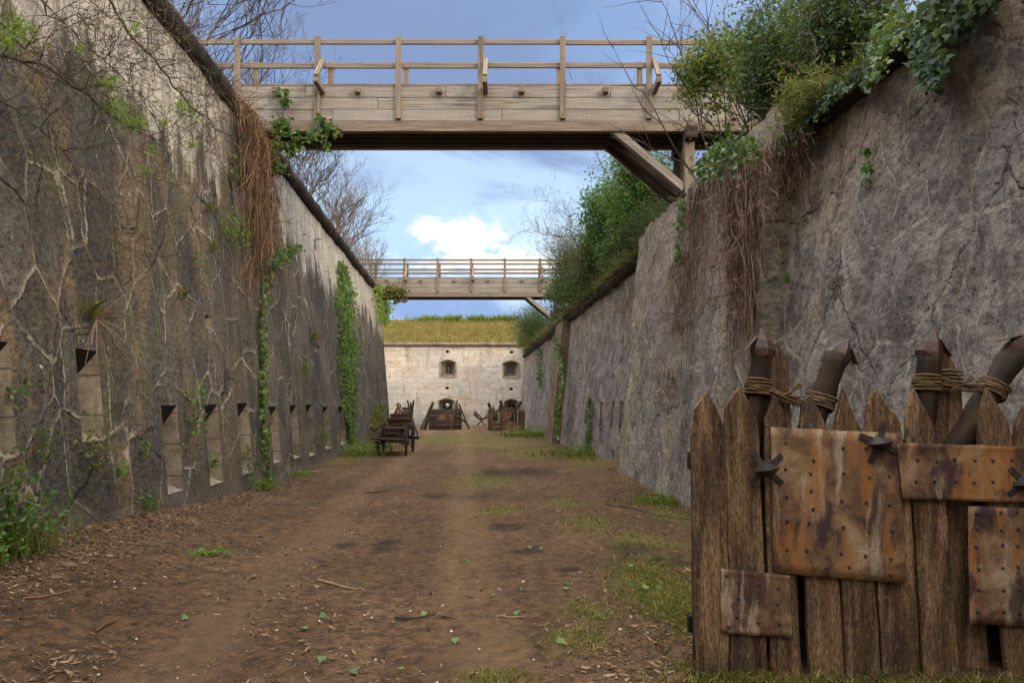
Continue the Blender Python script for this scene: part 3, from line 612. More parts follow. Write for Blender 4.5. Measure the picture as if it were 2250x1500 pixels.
# brown pier under the far footbridge
pr = root('wall_pier', (XR(30, 0)-.1, 30.6, .1), 'narrow brown masonry pier projecting from the right wall, ivy down its edge', 'pier')
b = MB(); p0, p1 = 29.6, 31.8
V = []
for i in range(16):
    z = -.2+i*(5.0+.2)/15; w = .05*mnoise.noise(Vector((z*2, 3, 1))); V.append([(XR(p0, z)+.1, p0, z), (XR(p0, z, .30+w), p0+w, z), (XR(p1, z, .30+w), p1, z), (XR(p1, z)+.1, p1, z)])
for i in range(15):
    for j in range(3):
        k = len(b.v); b.v += [V[i][j], V[i][j+1], V[i+1][j+1], V[i+1][j]]; b.face([k+3, k+2, k+1, k], [(0, 0)]*4)
k = len(b.v); b.v += V[15]; b.face([k, k+1, k+2, k+3], [(0, 0)]*4)
b.build('masonry', M['pier'], pr)
# back wall with embrasures
bw = root('fort_wall', (-4, YB, .2), 'pale limestone wall across the end of the ditch with small arched windows', 'wall')
HB = EYE+133*YB/F
def bx(px): return (px-CX)*YB/F
def bz(py): return EYE-(py-HY)*YB/F
holes = []
EMB = [(984, 795, 826, 32), (1123, 797, 828, 32), (981, 880, 912, 32), (1124, 881, 914, 30)]
SQ = [(983, 772), (1124, 773), (982, 852), (1123, 854)]
for px, y0, y1, w in EMB: holes.append((bx(px-w/2), bx(px+w/2), bz(y1), bz(y0-4)))
for px, py in SQ: holes.append((bx(px-3.4), bx(px+3.4), bz(py+2.6), bz(py-2.6)))
holes = [tuple(round(q, 3) for q in h) for h in holes]
def dispB(u, v): return .03*mnoise.noise(Vector((u*.8, v*.8, 3)))+.02*ridged(u, v, (.9, 1.1))
wall_mesh('stone_face', [-24, -20, -16, -13]+[-12+.2*i for i in range(70)]+[2.5, 4, 8, 14], [-.2+i*(HB+.2)/40 for i in range(41)], lambda u, v, d: (u, YB-d+v*.03, v), dispB, holes, M['back'], bw, False)
cordon(bw, [(x, YB+.16, HB+.02) for x in (-24, -12, 4, 14)], .16, M['cordon2'])
def backy(z): return YB+z*.03
for i, (px, y0, y1, w) in enumerate(EMB):
    x0, x1, z0, z1 = holes[i]; xm = (x0+x1)/2; b = MB(); y = backy((z0+z1)/2); dp = .55; rs = (z1-z0)*.16
    # splayed recess with a segmental arch: outer outline to inner opening
    def outl(a0, a1, c0, c1, rise, yy): return [(a0, yy, c0), (a1, yy, c0), (a1, yy, c1-rise)]+[(a1+(a0-a1)*t, yy, c1-rise+rise*math.sin(math.pi*t)*1.0) for t in (.25, .5, .75)]+[(a0, yy, c1-rise)]
    o1 = outl(x0-.03, x1+.03, z0-.02, z1+.03, rs, y-.03); iw = (x1-x0)*.24; o2 = outl(xm-iw, xm+iw, z0+.18*(z1-z0), z1-.28*(z1-z0), rs*.5, y+dp); n = len(o1)
    b.v = o1+o2
    for j in range(n):
        q = (j+1) % n; b.face([j, n+j, n+q, q], [(0, 0), (0, 1), (1, 1), (1, 0)])
    fr = root  # noqa
    e = b.build('embrasure', M['jamb'], bw)
    setp(e, 'arched window recess' if i < 2 else 'arched ground level recess')
    # dressed stone surround
    s_ = MB(); o3 = outl(x0-.09, x1+.09, z0-.11, z1+.07, rs, y-.05); o4 = outl(x0-.02, x1+.02, z0-.01, z1+.02, rs, y-.05); k = 0
    s_.v = o3+o4+[(p[0], y+.10, p[2]) for p in o3]
    for j in range(n):
        q = (j+1) % n; s_.face([j, n+j, n+q, q][::-1], [(0, 0), (0, 1), (1, 1), (1, 0)]); s_.face([j, q, 2*n+q, 2*n+j][::-1], [(0, 0)]*4)
    s_.build('surround', M['jamb'], e)
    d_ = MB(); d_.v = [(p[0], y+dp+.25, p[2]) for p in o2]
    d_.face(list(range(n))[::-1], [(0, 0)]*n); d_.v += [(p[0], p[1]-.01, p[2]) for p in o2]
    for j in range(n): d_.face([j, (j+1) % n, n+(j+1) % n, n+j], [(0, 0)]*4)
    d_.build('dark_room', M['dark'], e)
    if i < 2:
        g = MB(); iz0, iz1 = o2[0][2], max(p[2] for p in o2); yy = y+dp-.04
        for xx in (xm-iw+.03, xm, xm+iw-.03): g.beam((xx, yy, iz0), (xx, yy, iz1-.02), .045, .045)
        for zz_ in (iz0+.03, (iz0*1.0+iz1)/2, iz1-.06): g.beam((xm-iw, yy+.003, zz_), (xm+iw, yy+.003, zz_), .04, .045)
        g.build('window_frame', M['post'], e)
        pn = MB(); pn.v = [(xm-iw, yy+.05, iz0), (xm+iw, yy+.05, iz0), (xm+iw, yy+.05, iz1), (xm-iw, yy+.05, iz1)]; pn.face([0, 1, 2, 3], [(0, 0)]*4); pn.build('pane', M['pane'], e)
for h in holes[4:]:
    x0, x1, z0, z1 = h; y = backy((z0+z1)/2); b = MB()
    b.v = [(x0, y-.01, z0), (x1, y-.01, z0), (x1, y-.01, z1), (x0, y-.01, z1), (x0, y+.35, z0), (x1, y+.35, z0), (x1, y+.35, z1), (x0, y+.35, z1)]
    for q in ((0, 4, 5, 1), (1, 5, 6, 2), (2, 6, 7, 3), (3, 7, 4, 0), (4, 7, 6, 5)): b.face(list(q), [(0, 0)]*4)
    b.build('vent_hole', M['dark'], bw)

# ------------------------------------------------------------------ banks behind the walls
def bank(name, fx, us, prof, m, s=.25):
    V = []; F_ = []
    n = len(prof)
    for u in us:
        for a, z in prof:
            V.append((fx(u, a), u, z+s*mnoise.noise(Vector((a*.5, u*.4, 2)))*min(1, abs(a)/1.2)))
    for i in range(len(us)-1):
        for j in range(n-1): F_.append((i*n+j, i*n+j+1, (i+1)*n+j+1, (i+1)*n+j))
    me = bpy.data.meshes.new(name); me.from_pydata(V, [], F_); me.polygons.foreach_set('use_smooth', [True]*len(F_))
    return setp(link(name, me, m), kind='structure')
ush = [-44, -36, -28, -20, -13, -9]+[-6+.6*i for i in range(int(59/.6))]
bank('earth_bank', lambda u, a: XL(u, ZL)-.1-a, [u for u in ush if u < YE]+[YE], [(0, ZL+.02), (.5, ZL+.1), (1.5, ZL+.35), (4, ZL+.7), (12, ZL+.8), (40, ZL+.8)], M['bank'])
def brise(a): return ZR+.02+(1.45*(1-math.exp(-a/1.6)))
bank('earth_bank', lambda u, a: XR(u, ZR)+.08+a, ush, [(a, brise(a)) for a in (0, .3, .6, 1, 1.5, 2.2, 3, 5, 10, 40)], M['bank'])
gb = MB()
V = []; bxs = [-26+.8*i for i in range(52)]
prof = [(0.2, HB+.05), (1, HB+.45), (2.5, HB+1.2), (4.5, HB+1.95), (5.5, HB+2.1), (8, HB+2.1), (40, HB+2)]
me = bpy.data.meshes.new('grass_bank'); V = [(x, YB+.1+a, z+.06*mnoise.noise(Vector((x*.6, a, 1)))*min(1, a)) for x in bxs for a, z in prof]; n = len(prof)
me.from_pydata(V, [], [(i*n+j, (i+1)*n+j, (i+1)*n+j+1, i*n+j+1) for i in range(len(bxs)-1) for j in range(n-1)])
setp(link('grass_bank', me, M['bank3']), kind='structure')
rg = np.random.default_rng(5)
k = 26000; x = rg.uniform(-13, 5, k); a = rg.uniform(.15, 5.6, k)**1.0; z = np.interp(a, [p[0] for p in prof], [p[1] for p in prof])
setp(blades('bank_grass', np.stack([x, YB+.1+a, z-.02], 1), .34, .05, M['dgrass'], rg, .4), 'dry straw coloured grass covering the bank above the back wall', 'grass', kind='stuff')
k = 1300; x = np.concatenate([rg.normal(c, w*.45, k//5) for c, w in ((-1.0, 1.0), (-2.6, 1.0), (-4.6, .9), (-.2, .7), (-6.5, 1.6))]); a = rg.uniform(4.6, 5.6, len(x))
setp(blades('bank_weeds', np.stack([x, YB+.1+a, np.full(len(x), HB+1.9)], 1), .75, .12, M['fresh'], rg, .5), 'fresh green weeds along the crest of the grass bank', 'weeds', kind='stuff')

# ------------------------------------------------------------------ timber footbridges
def make_bridge():
    Y0, Y1 = 15.5, 16.55; XA, XB_ = -7.0, 6.6
    r = root('footbridge', (0, Y0, 7.32), 'near grey timber footbridge crossing overhead with plank sides, ivy on its left end', 'footbridge', 'timber footbridges over the ditch')
    posts = [-5.74, -4.07, -2.375, -.66, 1.06, 2.86, 4.63]; rng = random.Random(3)
    for yy, sgn in ((Y0, -1), (Y1, 1)):
        f = MB()
        for i in range(3):
            z1 = 8.28-i*.247; x_ = XA
            while x_ < XB_:
                L = rng.uniform(2.2, 4.2); x2 = min(XB_, x_+L)
                f.box(((x_+x2)/2, yy+rng.uniform(-.006, .006), z1-.122), x2-x_-.010, .04, .236); x_ = x2
        bevel(f.build('plank_side', M['plank'], r), .004)
        f = MB(); f.box(((XA+XB_)/2, yy+.07*(-sgn)*.2+.02, 7.43), XB_-XA, .16, .21); f.build('edge_beam', M['post'], r)
        f = MB(); f.box(((XA+XB_)/2, yy+.05*(-sgn), 8.302), XB_-XA, .14, .035); f.build('kerb_board', M['post'], r)
        for px in posts:
            f = MB(); f.beam((px, yy+sgn*.058, 7.57), (px+rng.uniform(-.012, .012), yy+sgn*.058, 9.29), .115, .075, up=(0, 1, 0))
            for zb in (7.66, 7.92, 8.18): f.tube([(px, yy+sgn*.09, zb), (px, yy+sgn*.104, zb)], .014, 6, True)
            bevel(f.build('post', M['post'], r), .005)
        for zr, hh in ((9.20, .095), (8.71, .10)):
            f = MB(); xs_ = [XA, -2.36, 1.07, XB_] if zr > 9 else [XA, -4.05, -.65, 2.85, XB_]
            for p, q in zip(xs_[:-1], xs_[1:]): f.box(((p+q)/2, yy-sgn*.008, zr+rng.uniform(-.006, .006)), q-p-.004, .05, hh)
            bevel(f.build('rail', M['post'], r), .005)
    f = MB(); nb = 44
    for i in range(nb): f.box((XA+(i+.5)*(XB_-XA)/nb, (Y0+Y1)/2, 8.18+rng.uniform(-.004, .004)), (XB_-XA)/nb-.012, Y1-Y0-.06, .05)
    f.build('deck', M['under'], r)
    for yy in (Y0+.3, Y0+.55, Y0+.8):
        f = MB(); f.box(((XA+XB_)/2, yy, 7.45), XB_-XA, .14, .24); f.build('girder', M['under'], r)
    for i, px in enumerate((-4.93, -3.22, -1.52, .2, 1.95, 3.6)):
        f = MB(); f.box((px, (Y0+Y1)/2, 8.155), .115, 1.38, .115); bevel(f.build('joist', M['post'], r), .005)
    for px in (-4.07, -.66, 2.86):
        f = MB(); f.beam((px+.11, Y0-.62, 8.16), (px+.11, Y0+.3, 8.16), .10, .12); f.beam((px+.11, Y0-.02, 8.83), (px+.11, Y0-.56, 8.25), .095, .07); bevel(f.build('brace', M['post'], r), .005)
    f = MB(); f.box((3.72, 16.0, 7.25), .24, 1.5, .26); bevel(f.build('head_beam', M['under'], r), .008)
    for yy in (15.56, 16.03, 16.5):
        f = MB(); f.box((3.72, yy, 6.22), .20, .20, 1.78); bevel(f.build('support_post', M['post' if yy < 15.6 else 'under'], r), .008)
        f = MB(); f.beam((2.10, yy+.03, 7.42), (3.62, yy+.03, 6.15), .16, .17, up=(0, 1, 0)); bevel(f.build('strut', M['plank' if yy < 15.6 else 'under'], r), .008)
    return r
def copy_tree(o, parent=None):
    c = o.copy(); COL.objects.link(c); c.parent = parent
    for ch in list(o.children): copy_tree(ch, c)
    return c
br = make_bridge()
br2 = copy_tree(br); br2.location = br.location+Vector((-1.43, 22.3, -.19))
br2['label'] = 'far smaller looking timber footbridge spanning the ditch in front of the back wall'

# ------------------------------------------------------------------ near palisade with iron sheets
GY = 4.36; GS = GY/F
def gx(px): return (px-CX)*GS
def gz(py): return EYE-(py-HY)*GS
pal = root('palisade', (gx(1900), GY, 0), 'large nearby palisade of pointed weathered boards patched with rusty riveted sheets', 'palisade', 'pointed board palisades')
rng = random.Random(11)
def board(out, y, th=.042, tilt=0.0):
    pts = [(gx(x), gz(yy)) for x, yy in out]; dense = []
    for i in range(len(pts)):
        (xa, za), (xb, zb) = pts[i], pts[(i+1) % len(pts)]; n = max(1, int(math.hypot(xb-xa, zb-za)/.06))
        for j in range(n):
            t = j/n; p = (xa+(xb-xa)*t, za+(zb-za)*t); w = .0045
            dense.append((p[0]+w*mnoise.noise(Vector((p[0]*14, p[1]*9, y*7))), p[1]+w*.6*mnoise.noise(Vector((p[0]*9, p[1]*14, 3)))))
    b = MB(); b.slab(dense, y, y+th, 0, lambda x, z: tilt*(z-.8)); return bevel(b.build('board', M['pal'], pal), .005)
FB = 1500
B_ = [([(1532, 1500), (1603, 1500), (1600, 1247), (1597, 1010), (1592, 940), (1574, 895), (1554, 858), (1538, 882), (1528, 898), (1522, 970), (1525, 1200)], 0, .045),
      ([(1607, FB), (1690, FB), (1680, 1200), (1673, 1073), (1671, 967), (1666, 927), (1649, 886), (1627, 848), (1608, 876), (1596, 895), (1594, 947), (1600, 1100)], .012, .042),
      ([(1697, FB), (1764, FB), (1752, 1270), (1748, 1000), (1741, 938), (1722, 905), (1703, 866), (1682, 922), (1684, 1100)], .004, .04),
      ([(1712, 1420), (1770, 1420), (1762, 900), (1757, 790), (1744, 764), (1729, 744), (1702, 784), (1703, 900)], .17, .042),
      ([(1783, FB), (1860, FB), (1846, 1277), (1834, 1000), (1822, 943), (1802, 900), (1784, 866), (1766, 880), (1762, 934), (1770, 1200)], .014, .04),
      ([(1863, FB), (1938, FB), (1923, 1280), (1903, 1000), (1893, 943), (1872, 897), (1854, 852), (1833, 942), (1846, 1200)], .0, .042),
      ([(1945, FB), (2028, FB), (2008, 1140), (1989, 975), (1983, 927), (1953, 888), (1928, 852), (1911, 888), (1906, 960), (1928, 1200)], .016, .04),
      ([(2035, FB), (2112, FB), (2080, 1100), (2066, 962), (2042, 910), (2010, 852), (1993, 915), (1996, 980), (2010, 1120)], .006, .042),
      ([(2119, FB), (2201, FB), (2172, 1200), (2146, 980), (2140, 920), (2134, 832), (2120, 797), (2101, 760), (2084, 800), (2070, 910), (2072, 980), (2090, 1110)], .10, .042),
      ([(2219, FB), (2296, FB), (2262, 1200), (2228, 975), (2220, 927), (2196, 890), (2173, 850), (2153, 935), (2158, 1000), (2180, 1150)], .008, .042),
      ([(2302, FB), (2376, FB), (2340, 1200), (2308, 960), (2290, 915), (2272, 882), (2256, 896), (2238, 935), (2236, 990), (2262, 1200)], .016, .042),
      ([(2382, FB), (2460, FB), (2424, 1200), (2392, 960), (2372, 905), (2352, 866), (2340, 890), (2322, 940), (2322, 1000), (2345, 1200)], .004, .042)]
for out, dy_, th in B_: board(out, GY+dy_, th)
for a0, a1, tp in ((1545, 1690, 952), (1694, 1835, 950), (1840, 1985, 958), (1990, 2150, 965), (2155, 2300, 960), (2305, 2450, 965)):
    b = MB(); b.slab([(gx(a0), gz(1500)), (gx(a1), gz(1500)), (gx(a1-8), gz(tp)), (gx(a0-6), gz(tp+6))], GY+.225, GY+.25); b.build('backing_board', M['dkw'], pal)
b = MB()
for py in (1020, 1400): b.beam((gx(1538), GY+.295, gz(py)), (gx(2450), GY+.295, gz(py)), .07, .11)
bevel(b.build('back_rail', M['stake'], pal))
def sheet(c, y, rivets, seed):
    b = MB(); n = 14; k0 = len(b.v); nm = mnoise.noise
    (xa, ya), (xb, yb), (xc, yc), (xd, yd) = c        # tl tr br bl in photo pixels
    for j in range(n+1):
        for i in range(n+1):
            s_, t = i/n, j/n
            px = (xa*(1-s_)+xb*s_)*(1-t)+(xd*(1-s_)+xc*s_)*t; py = (ya*(1-s_)+yb*s_)*(1-t)+(yd*(1-s_)+yc*s_)*t
            ed = min(s_, 1-s_, t, 1-t); X, Z = gx(px), gz(py)
            if ed < .001: X += .004*nm(Vector((px*.05, py*.05, seed))); Z += .005*nm(Vector((px*.06, py*.06, seed+4)))
            b.v.append((X, y-.008-.008*nm(Vector((X*4, Z*3, seed)))-(.006 if ed < .001 else 0), Z))
    W_ = n+1
    for j in range(n):
        for i in range(n):
            q = [j*W_+i, (j+1)*W_+i, (j+1)*W_+i+1, j*W_+i+1]; b.face(q, [(b.v[a][0]+seed, b.v[a][2]+seed) for a in q])
    o = b.build('iron_sheet', M['rust'], pal, smooth=True); so_ = o.modifiers.new('thick', 'SOLIDIFY'); so_.thickness = .0035; so_.offset = -1
    r = MB()
    for px, py in rivets:
        p = Vector((gx(px), y-.011, gz(py))); r.tube([p+Vector((0, .004, 0)), p+Vector((0, -.004, 0)), p+Vector((0, -.010, 0))], [.0105, .0095, .004], 7, True)
    r.build('rivet_heads', M['iron'], o)
    return o
rvA = [(x+rng.uniform(-4, 4), y+rng.uniform(-3, 3)) for x, y in [(1725, 971), (1782, 1010), (1850, 982), (1902, 984), (1950, 975), (1727, 1031), (1782, 1038), (1850, 1041), (1904, 1045), (1950, 1045), (1729, 1092), (1780, 1080), (1850, 1101), (1905, 1103), (1952, 1106), (1728, 1142), (1777, 1146), (1852, 1158), (1904, 1162), (1955, 1163), (1729, 1207), (1773, 1211), (1844, 1214), (1897, 1220), (1951, 1224), (1868, 1246), (1730, 1248), (1950, 1262), (1788, 1116)]]
sheet([(1691, 938), (1966, 951), (1990, 1280), (1697, 1256)], GY-.004, rvA, 1.0)
rvB = [(2010+i*42+rng.uniform(-3, 3), y+rng.uniform(-3, 3)) for i in range(8) for y in (1010, 1057)]
sheet([(1965, 973), (2335, 982), (2345, 1104), (1977, 1094)], GY-.016, rvB, 2.3)
rvC = [(1622+rng.uniform(-3, 3), 1277), (1666, 1282), (1708, 1290), (1622, 1312), (1665, 1321), (1707, 1325), (1618, 1352), (1664, 1365), (1710, 1368), (1600, 1375), (1595, 1262)]
sheet([(1582, 1247), (1733, 1262), (1738, 1398), (1582, 1388)], GY-.005, rvC, 3.7)
rvD = [(x+rng.uniform(-3, 3)+(y-1120)*.02, y+rng.uniform(-3, 3)) for y in (1125, 1160, 1196, 1246, 1294, 1341) for x in (2142, 2196, 2233, 2275)]
sheet([(2122, 1110), (2305, 1117), (2312, 1377), (2127, 1367)], GY-.006, rvD, 5.1)
def spike(px, py, a0, sc=1.0, lean=(-.035, -.13, .005)):
    b = MB(); c = Vector((gx(px), GY-.03, gz(py)))
    for a in a0:
        dr = Vector((math.cos(rad(a)), 0, math.sin(rad(a)))); e = c+dr*.125*sc+Vector((0, .008, 0))
        b.beam(c+Vector((0, -.004, 0)), e, .034*sc, .008, up=(0, 1, 0))
        b.tube([e-dr*.022+Vector((0, -.004, 0)), e-dr*.022+Vector((0, -.011, 0))], .007, 6, True)
    tip = c+Vector(lean)*sc; k = len(b.v); s4 = [c+Vector((math.cos(rad(q)), 0, math.sin(rad(q))*.6))*.085*sc+Vector((0, -.006, 0)) for q in (15, 105, 195, 285)]
    b.v += [tuple(p) for p in s4]+[tuple(tip)]
    for i in range(4): b.face([k+i, k+4, k+(i+1) % 4], [(0, 0), (1, 0), (0, 1)])
    return b.build('star_spike', M['iron'], pal)
spike(1680, 1030, (128, 42, 222, 318)); spike(1928, 972, (160, 80, 245, 332)); spike(2246, 1060, (135, 40, 215, 320))
def stake(pts, w, name='stake'):
    (x0, y0), (x1, y1), (x2, y2) = pts; Y = GY+.105; b = MB(); P0, P1, P2 = [Vector((gx(x), Y, gz(y))) for x, y in ((x0, y0), (x1, y1), (x2, y2))]; W_ = w*GS*1.12
    n = 9; dr = (P1-P0); b.tube([P0+dr*i/n+Vector((mnoise.noise(Vector((i*.9, x0, 0)))*.007, mnoise.noise(Vector((i*.9, x0, 4)))*.006, 0)) for i in range(n+1)], [W_*.5*(1.02+.22*mnoise.noise(Vector((i*.7, x1, 2)))) for i in range(n+1)], 8, True)
    o = b.build('stake', M['stake'], pal, smooth=True)
    c = MB(); d_ = (P1-P0).normalized(); a = d_.cross(Vector((0, 1, 0))).normalized(); e = a.cross(d_); n5 = 6; rings = []
    for h_, k_ in ((-.055, .53), (-.004, .57), (.35, .40)):
        ring = []
        for i in range(n5):
            th = 2*math.pi*(i+.35)/n5; base_ = P1.lerp(P2, h_) if h_ > 0 else P1+d_*h_
            ring.append(base_+(a*math.cos(th)+e*math.sin(th))*W_*k_*rng.uniform(.88, 1.12)+d_*rng.uniform(-.008, .008))
        rings.append(ring); c.v += [tuple(p) for p in ring]
    c.v.append(tuple(P2+a*rng.uniform(-.012, .012)))
    for q in range(2):
        for i in range(n5): j = (i+1) % n5; c.face([q*n5+i, q*n5+j, (q+1)*n5+j, (q+1)*n5+i], [(0, 0)]*4)
    for i in range(n5): c.face([2*n5+i, 2*n5+(i+1) % n5, 3*n5], [(0, 0)]*3)
    sg = rng.choice((-1, 1)); k = len(c.v); m_ = P1.lerp(P2, .5)+a*sg*W_*.30-e*W_*.2       # the sheet's bent flap
    fl = [m_, P1+a*sg*W_*.86-e*W_*.30-d_*.022, P1+a*sg*W_*.80+e*W_*.22-d_*.012, P1.lerp(P2, .55)+a*sg*W_*.28+e*W_*.15]
    c.v += [tuple(p) for p in fl]+[tuple(p-d_*.004-a*sg*.003) for p in fl]
    for q in ((0, 1, 2, 3), (7, 6, 5, 4), (0, 4, 5, 1), (1, 5, 6, 2), (2, 6, 7, 3), (3, 7, 4, 0)): c.face([k+i for i in q], [(0, 0)]*4)
    c.build('iron_cap', M['cap'], o); return P0, P1, W_
S1 = stake([(1661, 1000), (1689, 762), (1689, 714)], 42)
S2 = stake([(1790, 960), (1858, 776), (1884, 738)], 48)
S3 = stake([(2046, 985), (2066, 768), (2072, 712)], 45)
S4 = stake([(2090, 1030), (2262, 765), (2300, 718)], 50)
def lashing(A, B, ta, tb, name='rope'):
    b = MB(); rr = .0085; ends = []
    for (P0, P1, w), t, nl in ((A, ta, 6), (B, tb, 5)):
        d_ = (P1-P0).normalized(); a = d_.cross(Vector((0, 1, 0))).normalized(); e = a.cross(d_); C = P0.lerp(P1, t); ends.append((C, a, e, d_, w)); ring = []
        for k in range(nl*16+1):
            th = 2*math.pi*k/16; ring.append(C+d_*((k/16-nl/2)*.0165+.004*math.sin(k*.7))+(a*math.cos(th)+e*math.sin(th))*(w*.5+.012+.003*math.sin(k*1.3)))
        b.tube(ring, rr, 6)
    (C0, a0, e0, d0, w0), (C1, a1, e1, d1, w1) = ends
    for k in range(7):
        s0 = rng.uniform(-.045, .045); s1 = -s0+rng.uniform(-.02, .02) if k % 2 else s0; yy = -.035-.012*(k % 3) if k < 5 else .05
        p = C0+d0*s0+Vector((w0*.3, yy, 0)); q = C1+d1*s1+Vector((-w1*.3, yy, 0)); pts = [p.lerp(q, i/10)+Vector((0, -.012*math.sin(math.pi*i/10), -.018*math.sin(math.pi*i/10)*rng.uniform(.6, 1.4))) for i in range(11)]
        b.tube(pts, rr*rng.uniform(.8, 1.1), 6)
    M0 = C0.lerp(C1, .45)
    for k in range(3): b.tube([M0+Vector((-.07+.02*k, -.05, -.03)), M0+Vector((0, -.068, .012)), M0+Vector((.075-.01*k, -.05, .045+.01*k))], rr, 6)
    return b.build('rope', M['rope'], pal, smooth=True)
lashing(S1, S2, .63, .42); lashing(S3, S4, .66, .66)
b = MB()       # loop of rope round the tall board
for k in range(4): b.tube([(gx(2084), GY+.085, gz(812+k*8)), (gx(2110), GY+.085, gz(811+k*8)), (gx(2136), GY+.088, gz(815+k*8))], .008, 6)
b.build('rope', M['rope'], pal, smooth=True)

# ------------------------------------------------------------------ far barricades
def fx(px, Y): return (px-CX)*Y/F
def simple_palisade(px0, px1, pyb, hs, Yp, label):
    r = root('palisade', at((px0+px1)/2, pyb, Yp), label, 'palisade', 'pointed board palisades'); zb = EYE-(pyb-HY)*Yp/F; n = len(hs); w = (fx(px1, Yp)-fx(px0, Yp))/n; rg_ = random.Random(4)
    for i, h in enumerate(hs):
        x0 = fx(px0, Yp)+i*w+.008; x1 = x0+w-.004; b = MB(); zt = EYE-(h-HY)*Yp/F; ln = rg_.uniform(-.03, .03)
        b.slab([(x0, zb-.05), (x1, zb-.05), (x1+ln, zt-.25), ((x0+x1)/2+ln, zt), (x0+ln, zt-.25)], Yp+rg_.uniform(-.03, .03), Yp+.07); b.build('board', M['lgrey' if i % 3 else 'pal'], r)
    for (a, b_, c, d_) in ((1104, 905, 1124, 945), (1082, 925, 1098, 942), (1126, 928, 1142, 944)):
        q = MB(); q.box((fx((a+c)/2, Yp), Yp-.05, EYE-((b_+d_)/2-HY)*Yp/F), (c-a)*Yp/F, .01, (d_-b_)*Yp/F); q.build('iron_sheet', M['rust'], r)
    for a in (1086, 1124):
        q = MB(); c = at(a, 917, Yp-.09)
        for k in range(4):
            t = rad(45+90*k); q.beam(c, c+Vector((math.cos(t)*.16, .03, math.sin(t)*.16)), .04, .015, up=(0, 1, 0))
        q.build('star_spike', M['iron'], r)
    for (xa, ya, xb, yb) in ((1080, 905, 1073, 885), (1107, 905, 1099, 880), (1131, 905, 1145, 882), (1096, 905, 1100, 890)):
        q = MB(); q.tube([at(xa, ya, Yp+.14), at(xb, yb, Yp+.14)], .08, 7, True); q.build('stake', M['stake'], r)
    return r
YPR = 42.5
simple_palisade(1072, 1153, 947, (893, 891, 897, 889, 886, 890, 888, 894, 896, 897), YPR, 'small far dark palisade with stakes standing by the right wall')
Yp = 43.5       # middle barricade
bar = root('barricade', at(977, 944, Yp), 'dark box-like barricade of stacked planks between the two raking pole trestles', 'barricade')
rg2 = random.Random(8)
for i in range(6):
    b = MB(); z0 = EYE-(944-HY)*Yp/F+i*.205; x0, x1 = fx(942, Yp), fx(1013, Yp)
    b.box(((x0+x1)/2+rg2.uniform(-.05, .05), Yp+rg2.uniform(-.02, .02), z0+.1), x1-x0+rg2.uniform(-.1, .1), .08, .195); bevel(b.build('plank', M['lgrey' if i % 3 else 'grey'], bar), .01)
for sx in (944, 958, 1000, 1012):
    b = MB(); b.beam(at(sx, 944, Yp+.1), at(sx, 897+rg2.uniform(-2, 2), Yp+.1), .12, .1, up=(0, 1, 0)); b.build('upright', M['grey'], bar)
for (a, y0, c, y1, m_) in ((960, 908, 982, 922, 'rust'), (986, 910, 1000, 926, 'rust'), (948, 921, 958, 936, 'grey')):
    b = MB(); b.box((fx((a+c)/2, Yp), Yp-.055, EYE-((y0+y1)/2-HY)*Yp/F), (c-a)*Yp/F, .014, (y1-y0)*Yp/F); b.build('patch_panel', M[m_], bar)
b = MB(); b.box((fx(977, Yp), Yp+.45, EYE-(930-HY)*Yp/F), 1.7, .7, .5); b.build('side_planks', M['dkw'], bar)
def poles(label, Y, segs, r_, name='pole_trestle', cat='trestle', m_='lgrey', group=None):
    xs_ = [s[0] for s in segs]; o = root(name, at(sum(xs_)/len(xs_), max(s[1] for s in segs), Y), label, cat, group)
    for i, (a, y0, c, y1) in enumerate(segs):
        b = MB(); p, q = at(a, y0, Y-.15+.12*(i % 3)), at(c, y1, Y+.02*(i % 2)); n = 5
        b.tube([p.lerp(q, k/n)+Vector((.012*mnoise.noise(Vector((k, i, a))), 0, 0)) for k in range(n+1)], [r_*(1.1-.06*k) for k in range(n+1)], 6, True); b.build('pole', M[m_], o)
    return o
poles('three raking poles leaning on the left end of the plank barricade', Yp-.35, [(924, 943, 951, 882), (930, 944, 953, 884), (934, 944, 947, 900)], .065)
poles('crossed raking poles leaning against the right end of the plank barricade', Yp-.35, [(991, 945, 1005, 879), (1031, 943, 1008, 886), (1030, 936, 1010, 915), (1006, 898, 1002, 884)], .065)
poles('low spiky frame of crossed poles beside the far palisade', 46.0, [(1041, 905, 1066, 934), (1044, 903, 1062, 922), (1042, 911, 1058, 924), (1048, 934, 1074, 909), (1054, 920, 1074, 917)], .045, 'spiked_frame', 'barricade', 'stake')
poles('tall forked poles standing upright behind the black carriage', 40.0, [(911, 940, 895, 879), (899, 930, 903, 884), (905, 908, 909, 879)], .06, 'forked_poles', 'poles', 'grey')
poles('jumble of leaning sticks heaped between the left wall and carriage', 40.5, [(862, 918, 874, 893), (868, 918, 876, 884), (882, 918, 872, 886), (890, 920, 878, 896), (866, 905, 888, 912)], .05, 'stick_heap', 'sticks', 'pal')
o = root('crate_wall', at(891, 930, 41.5), 'orange brown boarded crate standing behind the forked poles', 'crate')
for i in range(4):
    b = MB(); b.box((fx(892, 41.5), 41.5, EYE-(922-i*8-HY)*41.5/F), 30*41.5/F, .07, .19); b.build('plank', M['pal'], o)
for sx in (879, 906):
    b = MB(); b.beam(at(sx, 934, 41.45), at(sx, 888, 41.45), .08, .06, up=(0, 1, 0)); b.build('upright', M['pal'], o)
b = MB(); c = at(876, 905, 40.2)
b.tube([c+Vector((-.10, 0, -.14)), c+Vector((0, 0, .16)), c+Vector((.12, .02, -.12)), c+Vector((-.16, .01, -.10))], [.04, .035, .045, .03], 6, True)
setp(b.build('rag', M['yellow'], loc=c), 'yellow bent piece of cloth on the stick heap', 'cloth')
